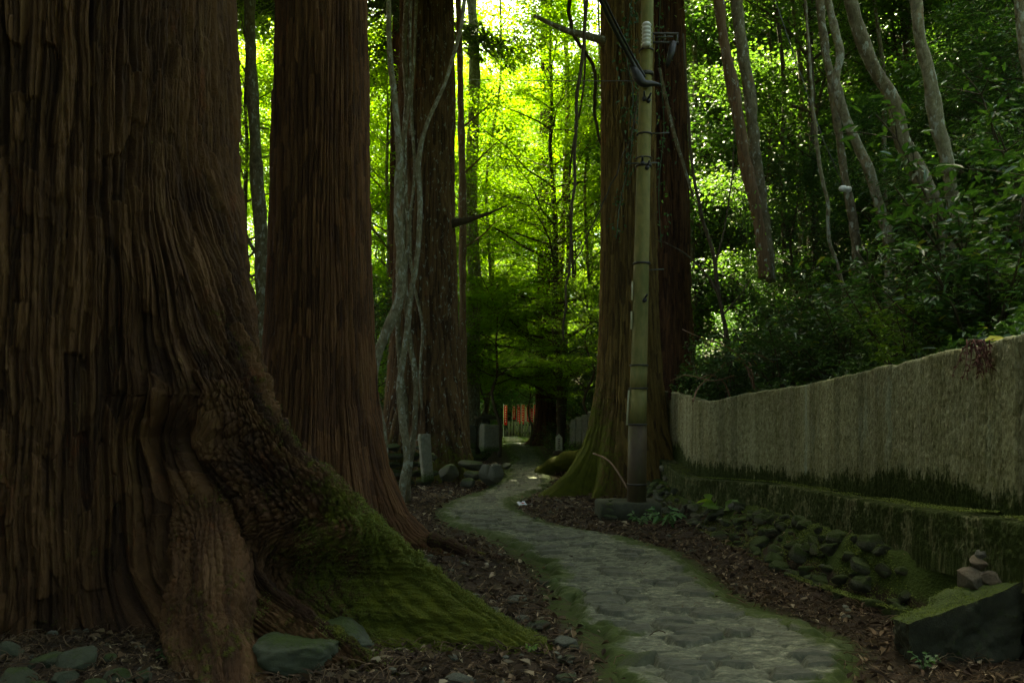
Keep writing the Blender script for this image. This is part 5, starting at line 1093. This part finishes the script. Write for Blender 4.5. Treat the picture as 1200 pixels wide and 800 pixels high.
# cedar sprigs and twigs on the ground
mb=MB(); x,y=scatter(8500,-3.5,3.5,3.4,12,lambda x,y:dens(x,y)*np.where((x>1.9)|(x<-1),1,.55))
for xx,yy_ in zip(x,y):
    a=rng.random()*6.28; L_=rng.uniform(.05,.16)+.16*(rng.random()>.9); g=float(ground(xx,yy_)); k=5
    c=np.array([xx,yy_,g+.02]); d=np.array([cos(a),sin(a),0]); s=np.array([-sin(a),cos(a),0]); cv=rng.normal(0,.35)
    P=np.array([c+d*L_*(q/4)+s*cv*L_*(q/4)**2+[0,0,rng.uniform(0,.02)+.03*sin(pi*q/4)] for q in range(k)])
    tube_add(mb,P,rng.uniform(.0015,.004),3,cap=False,rnd=rng.uniform(.2,.75))
tag(obj('fallen_twigs',mb.mesh('fallen_twigs',M['litter'])),'dry cedar sprigs and twigs strewn over the leaf litter','twigs',None,'stuff')
# pebbles
mb=MB(); V3,T3=ico(2); x,y=scatter(1500,-3.5,3.2,3.6,16,lambda x,y:dens(x,y)*.5)
for xx,yy_ in zip(x,y):
    s=rng.uniform(.008,.035)*(1+.03*yy_); R_=V3*np.array([1,rng.uniform(.6,1),rng.uniform(.4,.7)])*(1+.25*(rng.random((len(V3),1))-.5)); a=rng.random()*6.28; R_=R_@np.array([[cos(a),-sin(a),0],[sin(a),cos(a),0],[0,0,1]])
    mb.add(R_*s+[xx,yy_,float(ground(xx,yy_))+.01],None,T3,moss=rng.uniform(-.1,.35))
tag(obj('pebbles',mb.mesh('pebbles',M['rock'])),'small grey pebbles scattered through the litter','pebbles',None,'stuff')
# moss tufts and low weeds on bank and footing
def low_cover(n,seed):
    r=np.random.default_rng(seed); mb=MB(); y=4.2+10.5*r.random(n)**1.5; wx=wall_x(y); u=r.random(n); x=wx-.02-u*(wx-bank_foot(y)+.05)
    z=np.where(wx-x<.25,wall_f(y)+.012,np.maximum(ground(x,y),wall_f(y)-.30-(wx-x-.25)*1.2*0-.4*sst(.27,.3,wx-x))); P=np.stack([x,y,z+.01],1)
    cl=(n2(x*3,y*3,55)>.33)&((wx-x<.25)|(wx-x>.33))&((wx-x>.25)|(r.random(n)<.25)); P=P[cl]; m=len(P)
    leaf_add(mb,P+[0,0,.01],rand_normals(m,.5),rand_dirs(m),r.uniform(.008,.022,m),r.uniform(.006,.012,m),'quad'); return mb
tag(obj('moss_growth',low_cover(95000,5).mesh('moss_growth',M['mossleaf'],False)),'tiny green moss and weed leaves on the bank under the wall','moss',None,'stuff')
# larger moss lumps in bank are rocks; little plants
def small_plant(label,px_,d,n,L,W,mat,seed,h=.15,z=None):
    r=np.random.default_rng(seed); x=px(px_,d); g=float(ground(x,d)) if z is None else z; sm,cm=MB(),MB()
    for i in range(n):
        a=i*2.4; P=np.array([(0,0,0),(cos(a)*h*.3,sin(a)*h*.3,h*.6),(cos(a)*h*.8,sin(a)*h*.8,h*r.uniform(.7,1.1))]); P=smooth_path(P,8); tube_add(sm,P,.003,4,cap=False)
        for q in (3,5,7):
            leaf_add(cm,np.repeat(P[q:q+1],2,0),unit(r.normal(0,.35,(2,3))+[0,-.25,1]),np.array([[cos(a+s_),sin(a+s_),-.25] for s_ in (-.8,.8)]),L*r.uniform(.7,1.2,2),W,'broad')
    t=thing('small_plant',label,'plant',(x,d,g)); obj('stems',sm.mesh('stems',M['fern']),t); obj('leaves',cm.mesh('leaves',mat),t)
small_plant('spreading green seedlings in front of the pole block',752,10.2,5,.09,.04,M['fern'],1)
small_plant('taller green seedlings right of the pole block',780,10.1,6,.13,.055,M['fern'],2,.2)
small_plant('single bright heart shaped leaf growing from the rocky bank',846,9.9,2,.2,.12,M['fresh'],3,.2)
small_plant('tiny bright seedling on the tip of the mossy root',622,4.75,3,.03,.016,M['fresh'],4,.03,.06)
small_plant('tiny green seedling in the litter by the giant cedar',192,4.75,3,.035,.018,M['fern'],5,.05)
small_plant('small blue green leaves in front of the leaning stone block',1083,4.5,4,.035,.024,M['fern'],6,.08,.03)

# ------------------------------------------------------------------ light, sky, camera
w=bpy.data.worlds.new('World'); scn.world=w; w.use_nodes=True; nt=w.node_tree; nt.nodes.clear()
sky=nt.nodes.new('ShaderNodeTexSky'); sky.sky_type='NISHITA'; sky.sun_disc=False
SUN_EL,SUN_AZ=radians(60),radians(-24)      # azimuth from +Y, negative towards the left
sky.sun_elevation=SUN_EL; sky.sun_rotation=SUN_AZ; sky.air_density=.7; sky.dust_density=4; sky.ozone_density=.3
bg=nt.nodes.new('ShaderNodeBackground'); bg.inputs[1].default_value=.13; wo=nt.nodes.new('ShaderNodeOutputWorld'); nt.links.new(sky.outputs[0],bg.inputs[0]); nt.links.new(bg.outputs[0],wo.inputs[0])
ld=bpy.data.lights.new('sun','SUN'); ld.energy=5; ld.angle=radians(.53); ld.color=(1,.94,.82)
so=bpy.data.objects.new('sun',ld); COL.objects.link(so)
from mathutils import Vector
sd=Vector((sin(SUN_AZ)*cos(SUN_EL),cos(SUN_AZ)*cos(SUN_EL),sin(SUN_EL))); so.rotation_euler=sd.to_track_quat('Z','Y').to_euler(); so.location=(0,0,40)
cd=bpy.data.cameras.new('camera'); cam=bpy.data.objects.new('camera',cd); COL.objects.link(cam); scn.camera=cam
cam.location=(0,0,EYE); cam.rotation_euler=(radians(90),0,0); cd.lens=28; cd.sensor_width=36; cd.shift_y=80/1200; cd.clip_end=2000; cd.clip_start=.05
vs=scn.view_settings; vs.view_transform='Standard'; vs.look='None'; vs.exposure=3.5
vs.use_white_balance=True; vs.white_balance_temperature=8300; vs.white_balance_tint=-10
vs.exposure=3.5; vs.gamma=1; vs.use_curve_mapping=False
cy=scn.cycles; cy.use_denoising=True; cy.max_bounces=6; cy.diffuse_bounces=3; cy.transmission_bounces=4; cy.glossy_bounces=2; cy.transparent_max_bounces=4; cy.sample_clamp_indirect=6
cy.use_adaptive_sampling=True; cy.adaptive_threshold=.02
